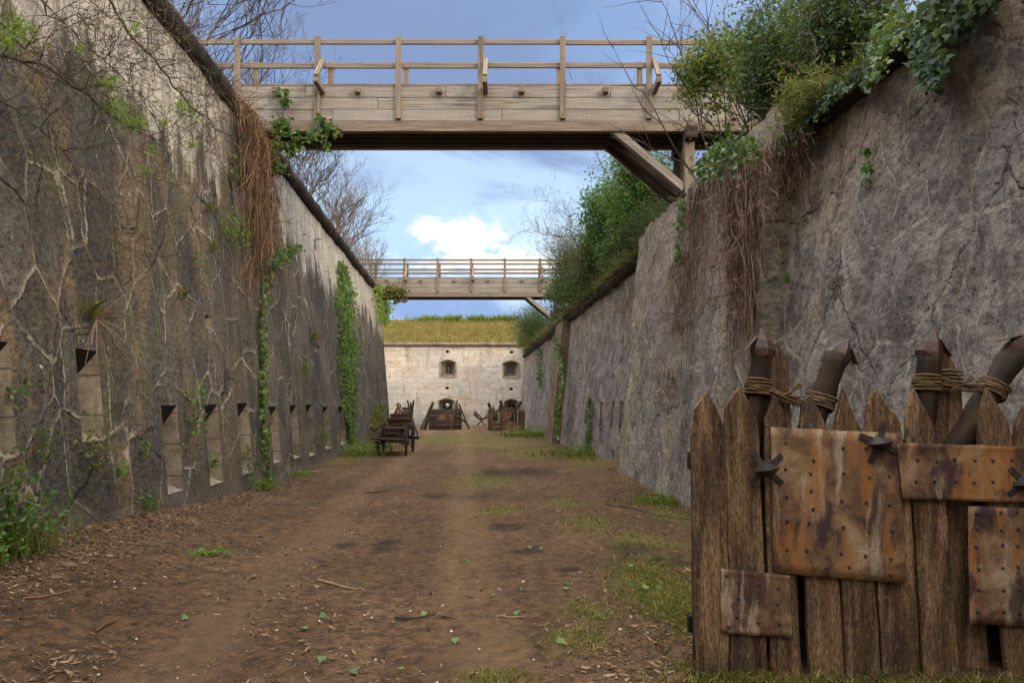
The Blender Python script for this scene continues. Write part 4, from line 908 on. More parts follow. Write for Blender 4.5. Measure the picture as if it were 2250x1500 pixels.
b = MB(); c = at(983, 891, Yp+.5); b.tube([c+Vector((0, 0, z)) for z in (-.14, -.10, -.02, .06, .11, .13)], [.05, .09, .12, .13, .08, .02], 9, True)
setp(b.build('clay_jug', M['bone'], loc=c), 'pale round clay vessel perched on the plank barricade', 'jug')
b = MB(); c = at(881, 902, 40.9); b.tube([c+Vector((0, 0, z)) for z in (-.2, -.12, .0, .1, .16)], [.05, .08, .09, .06, .03], 8, True)
setp(b.build('clay_jug', M['bone'], loc=c), 'pale narrow clay vessel among the leaning sticks', 'jug')

# ------------------------------------------------------------------ carriage
CYr = 23.4
def cp(px, py, dy=0.0): return at(px, py, CYr)+Vector((0, dy, 0))
g0 = ground_z(fx(868, CYr), CYr)
cr = root('carriage', (fx(868, CYr), CYr+.8, g0), 'old black horse carriage with dark red bench parked against the left wall', 'carriage')
def wheel(x, y, R, ang):
    b = MB(); C = Vector((x, y, g0+R)); ca, sa = math.cos(ang), math.sin(ang)
    def P(t, r, o): return C+Vector((ca*o-sa*r*math.cos(t), sa*o+ca*r*math.cos(t), r*math.sin(t)))
    b.tube([P(2*math.pi*i/28, R-.03, 0) for i in range(29)], .03, 6)
    o = b.build('wheel', M['dkw'], cr)
    h = MB(); h.tube([P(0, 0, -.13), P(0, 0, -.05), P(0, 0, .05), P(0, 0, .13)], [.04, .065, .065, .04], 8, True); h.build('hub', M['iron'], o)
    s_ = MB()
    for i in range(12): t = 2*math.pi*i/12; s_.tube([P(t, .05, 0), P(t, R-.04, 0)], .016, 5)
    s_.build('spokes', M['dkw'], o)
wheel(fx(831, CYr), CYr+.05, .42, .10); wheel(fx(893, CYr), CYr-.05, .42, .10); wheel(fx(842, CYr+1.7), CYr+1.75, .52, .05); wheel(fx(907, CYr+1.6), CYr+1.65, .52, .05)
b = MB(); b.beam(cp(831, 969), cp(893, 971), .07, .07); b.beam(cp(842, 967, 1.75), cp(907, 967, 1.65), .07, .07); b.build('axle', M['dkw'], cr)
b = MB(); b.tube([cp(816, 962, -.25), cp(850, 963.5, -.25), cp(902, 966, -.25)], .036, 7, True); b.build('swingle_bar', M['grey'], cr)
b = MB(); b.tube([cp(848, 970, -.2), cp(868, 968, -.2), cp(907, 977, -.5)], .022, 6, True); b.build('drawbar', M['grey'], cr)
b = MB(); b.box(cp(860, 953, .9), .62, 1.9, .36); bevel(b.build('body', M['dkw'], cr), .02)
b = MB(); b.box(cp(868, 940.5, .2), .70, .5, .06); bevel(b.build('seat', M['redw'], cr), .02)
b = MB(); b.box(cp(868, 930, .52), .60, .05, .22); bevel(b.build('seat_panel', M['redw'], cr), .01)
b = MB(); b.box(cp(871, 921.5, .50), .80, .09, .10); b.box(cp(871, 914, .62), .6, .05, .16); bevel(b.build('backrest', M['redw'], cr), .015)
b = MB(); b.box(cp(868, 935, 1.5), .66, .6, .35); bevel(b.build('rear_seat', M['redw'], cr), .02)
for s_, pts in ((0, [(845, 932), (838, 936), (832, 941), (824, 945), (822, 955)]), (1, [(898, 930), (908, 934), (912, 938), (917, 950), (918, 965)])):
    b = MB(); b.tube([cp(x, y, -.05) for x, y in pts], .022, 6, True); b.build('mudguard', M['iron'], cr)
b = MB(); b.tube([cp(848, 951.5, -.1), cp(872, 952, -.1), cp(880, 957, -.12)], .02, 6, True); b.build('footrest', M['grey'], cr)
for a in ((889, 945, 882, 958), (840, 945, 846, 958), (895, 948, 896, 975), (832, 955, 834, 972), (893, 930, 895, 945), (888, 929, 888, 942), (848, 929, 848, 942)):
    b = MB(); b.beam(cp(a[0], a[1], .02), cp(a[2], a[3], .0), .045, .05, up=(0, 1, 0)); b.build('strut', M['grey'], cr)
b = MB(); b.box(cp(866, 967, .85), .16, 2.0, .09); b.box(cp(866, 962, .05), .75, .35, .10); b.build('undercarriage', M['dkw'], cr)

# ------------------------------------------------------------------ vegetation helpers
def twig(b, p, d, L, r, depth, rn, spread=.7, kids=4, up=.15, n=5, wob=.18, leafout=None, sides=3, kfrac=.62):
    pts = [Vector(p)]; dr = Vector(d).normalized()
    for i in range(n):
        dr = (dr+Vector((rn.gauss(0, wob), rn.gauss(0, wob), rn.gauss(0, wob)+up*.3))).normalized(); pts.append(pts[-1]+dr*L/n)
    b.tube(pts, [max(.0022, r*(1-.75*i/n)) for i in range(n+1)], 5 if r > .03 else sides)
    if leafout is not None and depth <= 1: leafout += pts[1:]
    if depth > 0:
        for k in range(kids):
            t = rn.uniform(.25, 1.0); i = min(n-1, int(t*n)); q = pts[i].lerp(pts[i+1], t*n-i)
            side = Vector((rn.gauss(0, 1), rn.gauss(0, 1), rn.gauss(0, 1))); side = (side-dr*side.dot(dr)).normalized()
            twig(b, q, (dr*(1-spread*.5)+side*spread+Vector((0, 0, up))), L*kfrac*rn.uniform(.6, 1.15), r*.55, depth-1, rn, spread, max(2, kids-rn.randint(0, 1)), up, max(3, n-1), wob, leafout, sides, kfrac)
def bare_shrub(loc, h, label, seed, stems=4, m='bark', r=.03, lean=(0, 0), depth=3, kids=4, name='bare_shrub', cat='shrub', group=None, buds=0, up=.22, spread=.6, budm='olive', budsize=.06):
    rn = random.Random(seed); o = root(name, loc, label, cat, group); L = Vector(loc)
    b = MB(); lo = []
    for k in range(stems):
        a = rn.uniform(0, 6.28); dd = Vector((math.cos(a)*.45+lean[0], math.sin(a)*.4+lean[1], 1.0))
        twig(b, L+Vector((rn.gauss(0, .08), rn.gauss(0, .08), -.1)), dd, h*rn.uniform(.5, .85), r*rn.uniform(.7, 1.1), depth, rn, spread, kids, up, 6, .14, lo)
    b.build('branches', M[m], o)
    if buds and lo:
        rg = np.random.default_rng(seed); P = np.array(lo)[rg.integers(0, len(lo), buds)]+rg.normal(size=(buds, 3))*.05
        leaves('leaves', P, (0, -.3, .7), budsize, DIAMOND, M[budm], rg, o, jit=1.0)
    return o
def crown(center, rad3, nclump, per, rg, cl=.22, shell=.55):
    c = rg.normal(size=(nclump, 3)); c = unit(c)*(rg.uniform(shell, 1.0, (nclump, 1)))*np.array(rad3)[None]*rg.uniform(.7, 1.12, (nclump, 1))
    s = rg.uniform(.5, 1.3, (nclump, 1, 1))*cl*np.mean(rad3)
    P = c[:, None]+rg.normal(size=(nclump, per, 3))*s
    nr = unit(np.repeat(c, per, 0)/np.array(rad3)[None]+np.array([0, -.2, .5]))
    return P.reshape(-1, 3)+np.array(center)[None], nr
def leafy(loc, ctr, rad3, label, seed, m='bush', size=.09, nclump=70, per=80, tpl=DIAMOND, name='leafy_shrub', cat='shrub', group=None, m2=None, stems=5, cl=.2, shell=.35, bark='bark'):
    rg = np.random.default_rng(seed); rn = random.Random(seed); o = root(name, loc, label, cat, group)
    P, N = crown(ctr, rad3, nclump, per, rg, cl, shell)
    if m2:
        k = len(P)//4; leaves('foliage', P[:-k], N[:-k], size, tpl, M[m], rg, o, jit=.8); leaves('foliage', P[-k:]+np.array([0, -.1, .12]), N[-k:], size, tpl, M[m2], rg, o, jit=.8)
    else: leaves('foliage', P, N, size, tpl, M[m], rg, o, jit=.8)
    b = MB(); L = Vector(loc); C = Vector(ctr)
    for k in range(stems):
        tgt = C+Vector((rn.uniform(-.7, .7)*rad3[0], rn.uniform(-.7, .7)*rad3[1], rn.uniform(-.1, .8)*rad3[2])); d_ = tgt-L
        twig(b, L+Vector((rn.gauss(0, .1), rn.gauss(0, .1), -.15)), d_, d_.length, .035*max(.6, d_.length/3), 2, rn, .6, 4, .1, 6, .12)
    b.build('trunk', M[bark], o)
    return o
# bare shrubs on the left bank
def topL(px, Y, back=.6, z=.1): return Vector((XL(Y, ZL)-.1-back, Y, ZL+z))
LS = [(12.2, .5, 3.4, 'leafless shrub at the top left edge, twigs hanging over the wall coping', 21, 5, (.35, 0), 4),
      (18.0, .9, 3.6, 'leafless twiggy tree seen through the left railing of the near footbridge', 22, 5, (.35, 0), 4),
      (20.5, .4, 2.7, 'leafless reddish shrub just beneath the near footbridge left end', 23, 5, (.3, 0), 4),
      (23.5, .5, 3.2, 'tall bare shrub with upright twigs midway along the left coping', 24, 6, (.25, 0), 4),
      (26.5, .4, 2.9, 'dense bare grey shrub leaning over the left coping toward the sky gap', 25, 6, (.45, 0), 4),
      (29.5, .4, 2.6, 'rounded bare shrub on the left coping near the far footbridge', 26, 6, (.4, 0), 4),
      (28.0, .2, 2.3, 'tan bare shrub with fine twigs between the grey shrub and the rounded shrub', 28, 8, (.45, 0), 4),
      (35.5, .1, 1.9, 'straw coloured bare shrub right beside the far footbridge left railing', 29, 8, (.5, 0), 4),
      (21.8, .2, 2.2, 'tangled bare shrub leaning out just above the left coping below the near footbridge', 30, 7, (.5, 0), 4),
      (33.0, .3, 2.0, 'low tan bare shrub at the left end of the far footbridge', 27, 6, (.4, 0), 4)]
for Y, bk, h, lb, sd, st, ln, dp in LS:
    bare_shrub(topL(0, Y, bk), h, lb, sd, st, 'bark3' if sd in (27, 28, 29) else 'bark2' if sd in (23, 25) else 'bark', .026, ln, dp, 4, group='bare shrubs along the left bank', up=.20, spread=.6, buds=160)
bare_shrub(topL(0, 15.0, 2.6, .4), 5.2, 'taller bare tree with seed tufts behind the near footbridge railing on the left', 31, 5, 'bark', .035, (.35, .2), 4, 4, 'bare_tree', 'tree', None, 250, .25, .55)
bare_shrub(topL(0, 17.2, 1.6, .4), 4.6, 'bare forked tree between the second and third railing posts on the left', 32, 5, 'bark', .03, (.5, .1), 4, 4, 'bare_tree', 'tree', None, 250, .25, .55)
bare_shrub(topL(0, 10.6, .2, .25), 1.3, 'tangle of short dark twigs draped over the left coping stone', 33, 7, 'bark', .012, (.7, -.3), 3, 4, 'twig_tangle', 'shrub', None, 160, .0, .8, 'olive', .035)
# low scrub fringing the left coping
rn = random.Random(77); b = MB()
for k in range(420):
    u = rn.choice([rn.uniform(9, 16), rn.uniform(20, 39), rn.uniform(24, 38)]); p = Vector((XL(u, ZL)+rn.uniform(-.25, .12), u, ZL+.12))
    twig(b, p, (rn.uniform(-.2, .8), rn.gauss(0, .6), rn.uniform(-.25, .9)), rn.uniform(.25, .75), .007, 1, rn, .8, 3, .05, 4, .25)
setp(b.build('scrub', M['bark3']), 'dry brown scrub fringing the coping of the left wall', 'scrub', kind='stuff')
# trees and bushes on the right bank
def topR(Y, back, z=None): return Vector((XR(Y, ZR)+.08+back, Y, brise(back)+(z or 0)))
def bushR(Y, back, ctr_px, ctr_py, rx, ry, rz, label, seed, **kw):
    c = at(ctr_px, ctr_py, Y); return leafy(topR(Y, back), c, (rx, ry, rz), label, seed, **kw)
bushR(20.5, 1.3, 1415, 415, 1.25, 1.5, 1.25, 'bright green leafy tree under the right end of the near footbridge', 41, m='spring', size=.10, nclump=150, per=100, name='leafy_tree', cat='tree', m2='bush', cl=.16)
bushR(24.0, .9, 1352, 480, 1.25, 1.7, 1.2, 'dense mid green bush on the right bank below the leafy tree', 42, m='spring', size=.10, nclump=150, per=100, m2='conif', group='bushes along the right bank', cl=.17)
bushR(19.0, .4, 1430, 500, .8, 1.4, .55, 'dark low bush spilling over the right coping beside the bridge posts', 43, m='conif', size=.09, nclump=60, per=80, group='bushes along the right bank', cl=.2, tpl=NARROW)
bushR(25.5, .3, 1330, 560, .85, 2.2, .75, 'dark feathery bush hanging over the middle of the right coping', 44, m='conif', size=.12, nclump=170, per=110, group='bushes along the right bank', cl=.2, tpl=DIAMOND)
bushR(30.0, .5, 1262, 585, 1.1, 2.4, 1.1, 'dark feathery bush in front of the far footbridge right end', 45, m='conif', size=.12, nclump=170, per=110, m2='bush', group='bushes along the right bank', cl=.2, tpl=NARROW)
bushR(34.0, .5, 1238, 640, .9, 1.6, .75, 'grey green bush hiding the right end of the far footbridge railing', 46, m='bush', size=.11, nclump=60, per=80, group='bushes along the right bank', cl=.2)
bushR(43.0, .3, 1178, 712, 1.3, 2.5, 1.1, 'dark rounded bush on the right bank beyond the far footbridge', 47, m='conif', size=.12, nclump=150, per=100, group='bushes along the right bank', cl=.2, tpl=NARROW)
bushR(48.0, .3, 1152, 745, .6, 1.5, .55, 'olive feathery bush at the corner of right wall and back wall', 48, m='olive', size=.13, nclump=50, per=80, group='bushes along the right bank', cl=.22, tpl=NARROW)
bare_shrub(topR(26.0, 1.0), 3.6, 'bare tree with long arching twigs reaching left beside the green tree', 51, 8, 'bark2', .03, (-1.0, 0), 4, 4, 'bare_tree', 'tree', None, 500, .10, .6, 'olive', .06)
bare_shrub(topR(29.0, .6), 2.9, 'thin bare tree with pale buds above the far footbridge right end', 52, 7, 'bark', .024, (-1.1, 0), 4, 4, 'bare_tree', 'tree', None, 500, .05, .6, 'olive', .06)
bare_shrub(topR(44.0, .4), 2.6, 'small bare shrub in front of the pale sky under the far footbridge', 53, 6, 'bark', .022, (-1.0, 0), 4, 4, 'bare_shrub', 'shrub', None, 200, .05, .6, 'olive', .07)
bare_shrub(topR(24.0, .6), 8.6, 'slender bare sapling seen through the right railing of the near footbridge', 54, 3, 'bark2', .03, (-.12, 0), 4, 3, 'bare_tree', 'tree', None, 200, .35, .5)
bare_shrub(topR(10.5, 1.5), 3.2, 'thin bare twigs rising above the large near bush at top right', 55, 5, 'bark2', .02, (-.35, 0), 4, 4, 'bare_shrub', 'shrub', None, 60, .2, .6)
bushR(22.5, .25, 1372, 560, .75, 2.0, .65, 'dark leafy bush leaning over the right coping just past the abutment', 66, m='conif', size=.10, nclump=140, per=100, m2='spring', group='bushes along the right bank', cl=.2)
bushR(28.0, .15, 1285, 640, .75, 2.4, .6, 'dark shaggy bush draped over the coping between both footbridges', 67, m='conif', size=.11, nclump=150, per=100, m2='bush', group='bushes along the right bank', cl=.2)
bushR(35.5, .2, 1236, 705, .5, 1.8, .5, 'dark leafy bush drooping above the brown pier', 68, m='conif', size=.12, nclump=120, per=90, m2='bush', group='bushes along the right bank', cl=.2)
bushR(13.4, .5, 1530, 165, .5, .6, .55, 'sparse small leafed bush reaching furthest left across the near railing', 69, m='bush', size=.075, nclump=40, per=50, m2='bushy', cl=.2, group='big bushes over the near right wall')
# big bush at the near right
bushR(12.8, .9, 1590, 150, .74, .9, .72, 'yellow green leafy bush wrapping the right end of the near footbridge railing', 61, m='bushy', size=.085, nclump=60, per=65, m2='bush', cl=.2, group='big bushes over the near right wall')
bushR(11.0, .6, 1720, 130, 1.0, 1.0, .95, 'large dark green bush overhanging the wall top right of the footbridge', 62, m='bush', size=.075, nclump=120, per=95, m2='conif', cl=.18, group='big bushes over the near right wall')
bushR(9.4, .5, 1850, 90, .80, .9, .62, 'dense dark bush nearest the top right corner behind the ivy', 63, m='bush', size=.065, nclump=150, per=95, m2='conif', cl=.18, group='big bushes over the near right wall')
bushR(12.0, .35, 1720, 215, .6, .7, .36, 'low mixed green bush above the hanging roots at the abutment top', 64, m='bush', size=.08, nclump=70, per=70, m2='bushy', cl=.2, group='big bushes over the near right wall')
bushR(8.6, .35, 1790, 215, .5, .6, .25, 'olive grassy tuft draped on the coping beside the large dark bush', 65, m='olive', size=.09, nclump=40, per=60, tpl=NARROW, cl=.25, group='big bushes over the near right wall')
# grass along the right coping
rn = random.Random(78); b = MB()
for k in range(620):
    u = rn.uniform(17.6, 50); p = Vector((XR(u, ZR)+rn.uniform(-.12, .25), u, ZR+.14))
    twig(b, p, (-rn.uniform(-.1, .8), rn.gauss(0, .6), rn.uniform(-.5, .6)), rn.uniform(.25, .7), .008, 1, rn, .8, 3, -.05, 4, .25)
setp(b.build('scrub', M['bark3']), 'dry brown scrub overhanging the coping of the far right wall', 'scrub', kind='stuff')
rg = np.random.default_rng(91); k = 9000; u = rg.uniform(17.4, 51, k); a = rg.normal(-.02, .12, k)
setp(blades('overhanging_grass', np.stack([3.81-.065*u+RB*ZR+.08+a, u, np.full(k, ZR+.16)], 1), .40, .03, M['conif'], rg, .7, up=(-.55, 0, -.05)), 'dark grass hanging over the coping of the far right wall', 'grass', kind='stuff')
rg = np.random.default_rng(90); k = 13000; u = rg.uniform(10.5, YB, k); a = rg.uniform(-.15, 1.3, k)**1
base = np.stack([3.81-.065*u+RB*ZR+.08+a, u, np.array([brise(max(0, q)) for q in a])+.02], 1)
uu = rg.uniform(6.5, 11, 1500); aa = rg.normal(.05, .12, 1500)
setp(blades('overhanging_grass', np.stack([3.81-.065*uu+RB*ZR+.08+aa, uu, np.full(1500, ZR+.17)], 1), .22, .012, M['olive'], rg, .5, up=(-.5, 0, .2)), 'olive grass tufts hanging over the near right coping', 'grass', kind='stuff')
setp(blades('bank_grass', base, .42, .024, M['olive'], rg, .5), 'long olive grass along the top of the right wall', 'grass', kind='stuff')
# ivy curtain at the top right
def ivy_patch(name, label, pts, n, size, m, seed, on, dd=(.02, .14), parent=None, tpl=IVY, spread=18, cat='ivy', stems=True, group=None, stemr=.008):
    rg = np.random.default_rng(seed); rn = random.Random(seed); P = []
    pts = list(pts); seg = [math.hypot(pts[i+1][0]-pts[i][0], pts[i+1][1]-pts[i][1]) for i in range(len(pts)-1)]; tot = sum(seg) or 1
    for k in range(n):
        t = rn.random()*tot; i = 0
        while i < len(seg)-1 and t > seg[i]: t -= seg[i]; i += 1
        f_ = t/seg[i] if seg else 0; w0 = pts[i][2] if len(pts[i]) > 2 else spread; w1 = pts[min(i+1, len(pts)-1)][2] if len(pts[i]) > 2 else spread; w = w0*(1-f_)+w1*f_
        j = min(i+1, len(pts)-1); x = pts[i][0]*(1-f_)+pts[j][0]*f_+rn.gauss(0, w*.5); y = pts[i][1]*(1-f_)+pts[j][1]*f_+rn.gauss(0, w*.5)
        P.append(on(x, y, rn.uniform(*dd)))
    nrm = (.8, -.5, .25) if on is onL else (-.8, -.5, .25)
    o = root(name, on(pts[-1][0], pts[-1][1], 0), label, cat, group)
    leaves('foliage', np.array(P), nrm, size, tpl, M[m], rg, o, jit=.45, hang=((0, 0, -1), .5))
    if stems:
        b = MB()
        for s_ in range(2):
            b.tube([on(p[0]+rn.uniform(-3, 3), p[1], .03+.03*s_) for p in pts], [stemr*(1-.4*i/len(pts)) for i in range(len(pts))], 5)
        b.build('stem', M['root'], o)
    return o
ivy_patch('hanging_ivy', 'big-leaved dark ivy curtain hanging over the top right of the near wall', [(2150, -40, 50), (2080, 20, 60), (2040, 110, 42), (2045, 190, 22)], 1500, .066, 'ivyc', 101, onR, (.05, .45))
ivy_patch('hanging_ivy', 'dark ivy spray hanging along the coping beside the thick ivy curtain', [(1990, 40, 40), (1935, 110, 30), (1905, 190, 16)], 420, .065, 'ivy', 102, onR, (.05, .35))
ivy_patch('trailing_ivy', 'bright blue green ivy lying along the dark right coping', [(1900, 160, 22), (1830, 205, 18), (1800, 235, 22), (1745, 290, 18), (1690, 330, 26)], 560, .07, 'ivyc', 103, onR, (.1, .3))
ivy_patch('trailing_ivy', 'ivy covering the abutment top between the bridge post and roots', [(1640, 320, 45), (1590, 340, 45), (1575, 350, 34), (1540, 385, 22)], 800, .075, 'ivy', 104, onR, (.36, .60))
ivy_patch('trailing_ivy', 'narrow ivy trail dropping down the abutment below the bridge post', [(1500, 430, 8), (1494, 500, 9), (1490, 580, 7)], 170, .075, 'ivy', 105, onR, (.36, .46))
ivy_patch('wall_sprig', 'small pale leafed sprig hanging on the upper near right wall', [(1905, 330, 4), (1905, 385, 13), (1900, 410, 11)], 26, .075, 'ivy', 106, onR, (.03, .1), cat='plant', stemr=.004)
ivy_patch('wall_sprig', 'thin trailing sprig with few leaves beside the hanging roots', [(1720, 525, 5), (1718, 575, 10), (1735, 660, 3)], 20, .06, 'ivy', 107, onR, (.03, .1), cat='plant', stemr=.004)
ivy_patch('ivy_strand', 'slim ivy strand climbing the far right wall above the grass', [(1291, 985, 5), (1292, 930, 4), (1296, 875, 3)], 260, .10, 'ivy', 108, onR, (.02, .1))
ivy_patch('ivy_strand', 'dark ivy climbing the near edge of the brown pier', [(1222, 960, 5), (1226, 900, 6), (1236, 840, 5), (1228, 780, 5), (1222, 740, 8)], 600, .12, 'ivy', 109, onR, (.3, .5))
ivy_patch('ivy_strand', 'dark ivy clumps hanging on the right wall past the brown pier', [(1186, 770, 4), (1188, 800, 5), (1184, 825, 6), (1188, 850, 3)], 200, .13, 'ivy', 110, onR, (.05, .15))
# left wall ivy
ivy_patch('ivy_column', 'solid bright green ivy column on the far part of the left wall', [(750, 580, 5), (757, 620, 17), (763, 660, 22), (762, 720, 16), (768, 770, 24), (764, 830, 14), (770, 890, 15), (772, 930, 5), (778, 970, 10)], 4200, .10, 'column', 111, onL, (.02, .16))
ivy_patch('ivy_vine', 'long ivy vine climbing the left wall below the hanging roots', [(592, 1060, 5), (584, 980, 12), (580, 890, 7), (582, 780, 6), (578, 690, 8), (590, 620, 14), (610, 560, 18)], 620, .072, 'ivy', 112, onL, (.03, .14), stemr=.03)
ivy_patch('trailing_ivy', 'dark ivy bunch growing out of the wall beside the hanging roots', [(600, 580, 14), (625, 560, 20), (660, 545, 8)], 420, .075, 'ivy', 113, onL, (.1, .35))
ivy_patch('ivy_patch', 'ivy bunch under the coping just left of the hanging roots', [(520, 340, 8), (525, 380, 13), (535, 410, 8)], 120, .08, 'ivy', 114, onL, (.03, .2))
ivy_patch('ivy_patch', 'yellow green ivy clump where the far footbridge meets the left wall', [(836, 632, 14), (848, 665, 20), (843, 705, 12)], 1100, .13, 'fresh', 115, onL, (.05, .4))
ivy_patch('ivy_patch', 'green creeper climbing the wall foot behind the black carriage', [(842, 965, 10), (826, 930, 18), (838, 890, 12)], 800, .11, 'olive', 116, onL, (.03, .3))
# ivy on the bridge left end
rg = np.random.default_rng(120); o = root('trailing_ivy', at(640, 300, 15.4), 'ivy sprays climbing over the left end of the near footbridge', 'ivy')
P = []
for (x, y, w, n) in ((618, 280, 22, 170), (625, 225, 10, 60), (640, 330, 20, 120), (600, 320, 18, 150), (650, 300, 18, 60), (690, 300, 16, 90), (720, 285, 16, 150), (705, 265, 10, 50), (740, 292, 8, 40), (718, 325, 8, 70), (612, 370, 16, 120), (610, 205, 9, 25), (632, 205, 7, 20)):
    for k in range(n): P.append(at(x+rg.normal(0, w*.5), y+rg.normal(0, w*.5), 15.34-abs(rg.normal(0, .06))))
leaves('foliage', np.array(P), (0, -1, .2), .085, IVY, M['ivy'], rg, o, jit=.5, hang=((0, 0, -1), .5))
b = MB()
for pts in ([(600, 330), (640, 310), (690, 300), (725, 285)], [(610, 340), (620, 280), (628, 205)], [(640, 300), (700, 305), (718, 330)]): b.tube([at(x, y, 15.36) for x, y in pts], .008, 4)
b.build('stem', M['root'], o)
rg = np.random.default_rng(121); o = root('trailing_ivy', at(870, 650, 37.4), 'rusty leafed creeper on the left end of the far footbridge', 'ivy'); P = []
for (x, y, w, n) in ((862, 638, 14, 220), (882, 642, 9, 130), (848, 650, 10, 120), (889, 660, 5, 50), (872, 662, 6, 40)):
    for k in range(n): P.append(at(x+rg.normal(0, w*.6), y+rg.normal(0, w*.4), 37.45-abs(rg.normal(0, .1))))
leaves('foliage', np.array(P), (0, -1, .2), .13, IVY, M['olive'], rg, o, jit=.5)
b = MB(); b.tube([at(x, y, 37.5) for x, y in ((840, 655), (862, 642), (880, 646), (892, 668))], .015, 4); b.build('stem', M['root'], o)

# ------------------------------------------------------------------ hanging roots
def strands(name, label, cat, specs, on, m, seed, sides=3):
    rn = random.Random(seed); o = root(name, on(specs[0][0], specs[0][2], 0), label, cat); b = MB()
    for (xa, xb, ya0, yb0, l0, l1, n, dmin, dmax, r0, r1, drift) in specs:
        for k in range(n):
            t = rn.random(); x = xa+(xb-xa)*t; y = ya0+(yb0-ya0)*t+rn.gauss(0, 5); L = rn.uniform(l0, l1)*rn.uniform(.6, 1); d_ = rn.uniform(dmin, dmax); ns = 9; ph = rn.uniform(0, 9); fr = rn.uniform(.6, 2.4); am = rn.choice((4, 7, 10, 18, 28))*.8; dk = drift*rn.uniform(.2, 1.8)
            pts = []
            for i in range(ns+1):
                s_ = i/ns; w = am*math.sin(ph+fr*s_*5)*(.3+s_)+rn.gauss(0, 1.5)+dk*s_**.7
                pts.append(on(x+w, y+L*s_, max(.03, (d_ if d_ > .35 else d_*(1-.55*s_))+.02*math.sin(ph+s_*7))))
            r = rn.uniform(r0, r1)*rn.choice((.6, .8, 1, 1.3)); b.tube(pts, [max(.002, r*(1-.7*i/ns)) for i in range(ns+1)], sides)
            if rn.random() < .7:
                q = pts[rn.randint(2, 7)]; twig(b, q, (rn.gauss(0, .4)+(.3 if on is onL else -.3), rn.gauss(0, .9), rn.uniform(-1.2, .3)), rn.uniform(.2, .7), r*.6, 1, rn, .8, 2, -.15, 5, .3)
    b.build('strands', M[m], o, smooth=True); return o
strands('hanging_roots', 'thick orange brown mass of dry roots hanging from the left coping at the footbridge', 'roots',
  [(514, 566, 210, 266, 50, 430, 150, .18, .50, .005, .013, 34), (545, 592, 235, 320, 50, 320, 100, .2, .55, .005, .010, 14), (530, 570, 230, 280, 260, 460, 60, .2, .45, .006, .012, 30), (560, 610, 420, 430, 120, 260, 80, .05, .2, .005, .010, -4), (545, 580, 560, 560, 60, 160, 20, .03, .1, .004, .008, -18)], onL, 'root', 131)
strands('hanging_roots', 'long dark reddish roots hanging down the middle of the pale abutment', 'roots',
  [(1570, 1690, 395, 320, 60, 420, 130, .36, .52, .004, .010, 6), (1598, 1652, 440, 430, 250, 480, 170, .36, .48, .004, .009, 4)], onR, 'root2', 132)
strands('hanging_roots', 'tangled short roots hanging below the coping right of the abutment', 'roots',
  [(1640, 1775, 335, 266, 40, 260, 90, .08, .36, .004, .009, 8), (1690, 1760, 330, 300, 60, 140, 60, .05, .2, .003, .006, 14)], onR, 'root2', 133)
strands('hanging_roots', 'sparse thin roots on the abutment corner under the bridge post', 'roots',
  [(1505, 1560, 420, 400, 100, 440, 70, .36, .48, .004, .008, -4), (1480, 1530, 560, 560, 100, 240, 45, .36, .42, .003, .006, -14)], onR, 'root2', 134)
rn = random.Random(140)
def wall_bramble(label, px, py, on, n, L, seed, m='bark2', d0=.1):
    rn = random.Random(seed); c = on(px, py, d0); o = root('dry_bramble', c, label, 'bramble'); b = MB(); ox = 1 if on is onL else -1
    for k in range(n): twig(b, c+Vector((0, rn.gauss(0, .15), rn.gauss(0, .15))), (ox*rn.uniform(.0, .35), rn.gauss(0, 1), rn.gauss(0, 1)), L*rn.uniform(.5, 1.1), .006, 2, rn, .7, 3, 0, 5, .25)
    b.build('stems', M[m], o); return o
wall_bramble('dry twiggy bramble clinging to the abutment face left of the roots', 1490, 690, onR, 26, .55, 141, d0=.40)
wall_bramble('sparse dry bramble low on the abutment above the pointed boards', 1475, 830, onR, 18, .5, 142, d0=.40)
wall_bramble('thin dry stems trailing from the coping of the far right wall', 1380, 660, onR, 14, .6, 143)
wall_bramble('bare dark twigs standing out from the left wall under its coping', 455, 300, onL, 22, .9, 144, 'bark')
wall_bramble('dry tangle of twigs low on the near left wall', 235, 590, onL, 10, .8, 145, 'bark2')

# ------------------------------------------------------------------ branches across the top left
o = root('overhanging_branch', at(60, 60, 6.6), 'long thin branches with fresh leaf sprays trailing across the top left wall', 'branch'); b = MB(); rn = random.Random(150); LP = []
def pline(pts, r, Ys):
    P = [at(x, y, Ys[0]+(Ys[1]-Ys[0])*i/(len(pts)-1)) for i, (x, y) in enumerate(pts)]
    Q = []
    for i in range(len(P)-1):
        for k in range(3): Q.append(P[i].lerp(P[i+1], k/3)+Vector((rn.gauss(0, .012), 0, rn.gauss(0, .012))))
    Q.append(P[-1]); b.tube(Q, [r*(1-.75*i/len(Q)) for i in range(len(Q))], 5); return Q
mains = [pline([(215, -40), (243, 9), (282, 74), (338, 130), (381, 191), (433, 243), (494, 295), (537, 312)], .017, (7.6, 9.2)),
         pline([(-30, 120), (0, 126), (87, 139), (165, 186), (217, 234), (277, 277), (355, 312)], .018, (5.9, 7.6)),
         pline([(60, -40), (110, 30), (180, 90), (250, 150), (300, 205), (340, 260)], .010, (6.6, 8.0)),
         pline([(300, -30), (355, 60), (400, 95), (440, 150)], .010, (8.3, 9.4)), pline([(-20, 200), (60, 260), (140, 330), (190, 420), (230, 500)], .008, (5.6, 6.6)),
         pline([(150, -40), (240, 40), (330, 60), (420, 110)], .007, (7.4, 8.8)), pline([(-20, 30), (60, 110), (150, 130), (240, 150)], .008, (6.0, 7.0))]
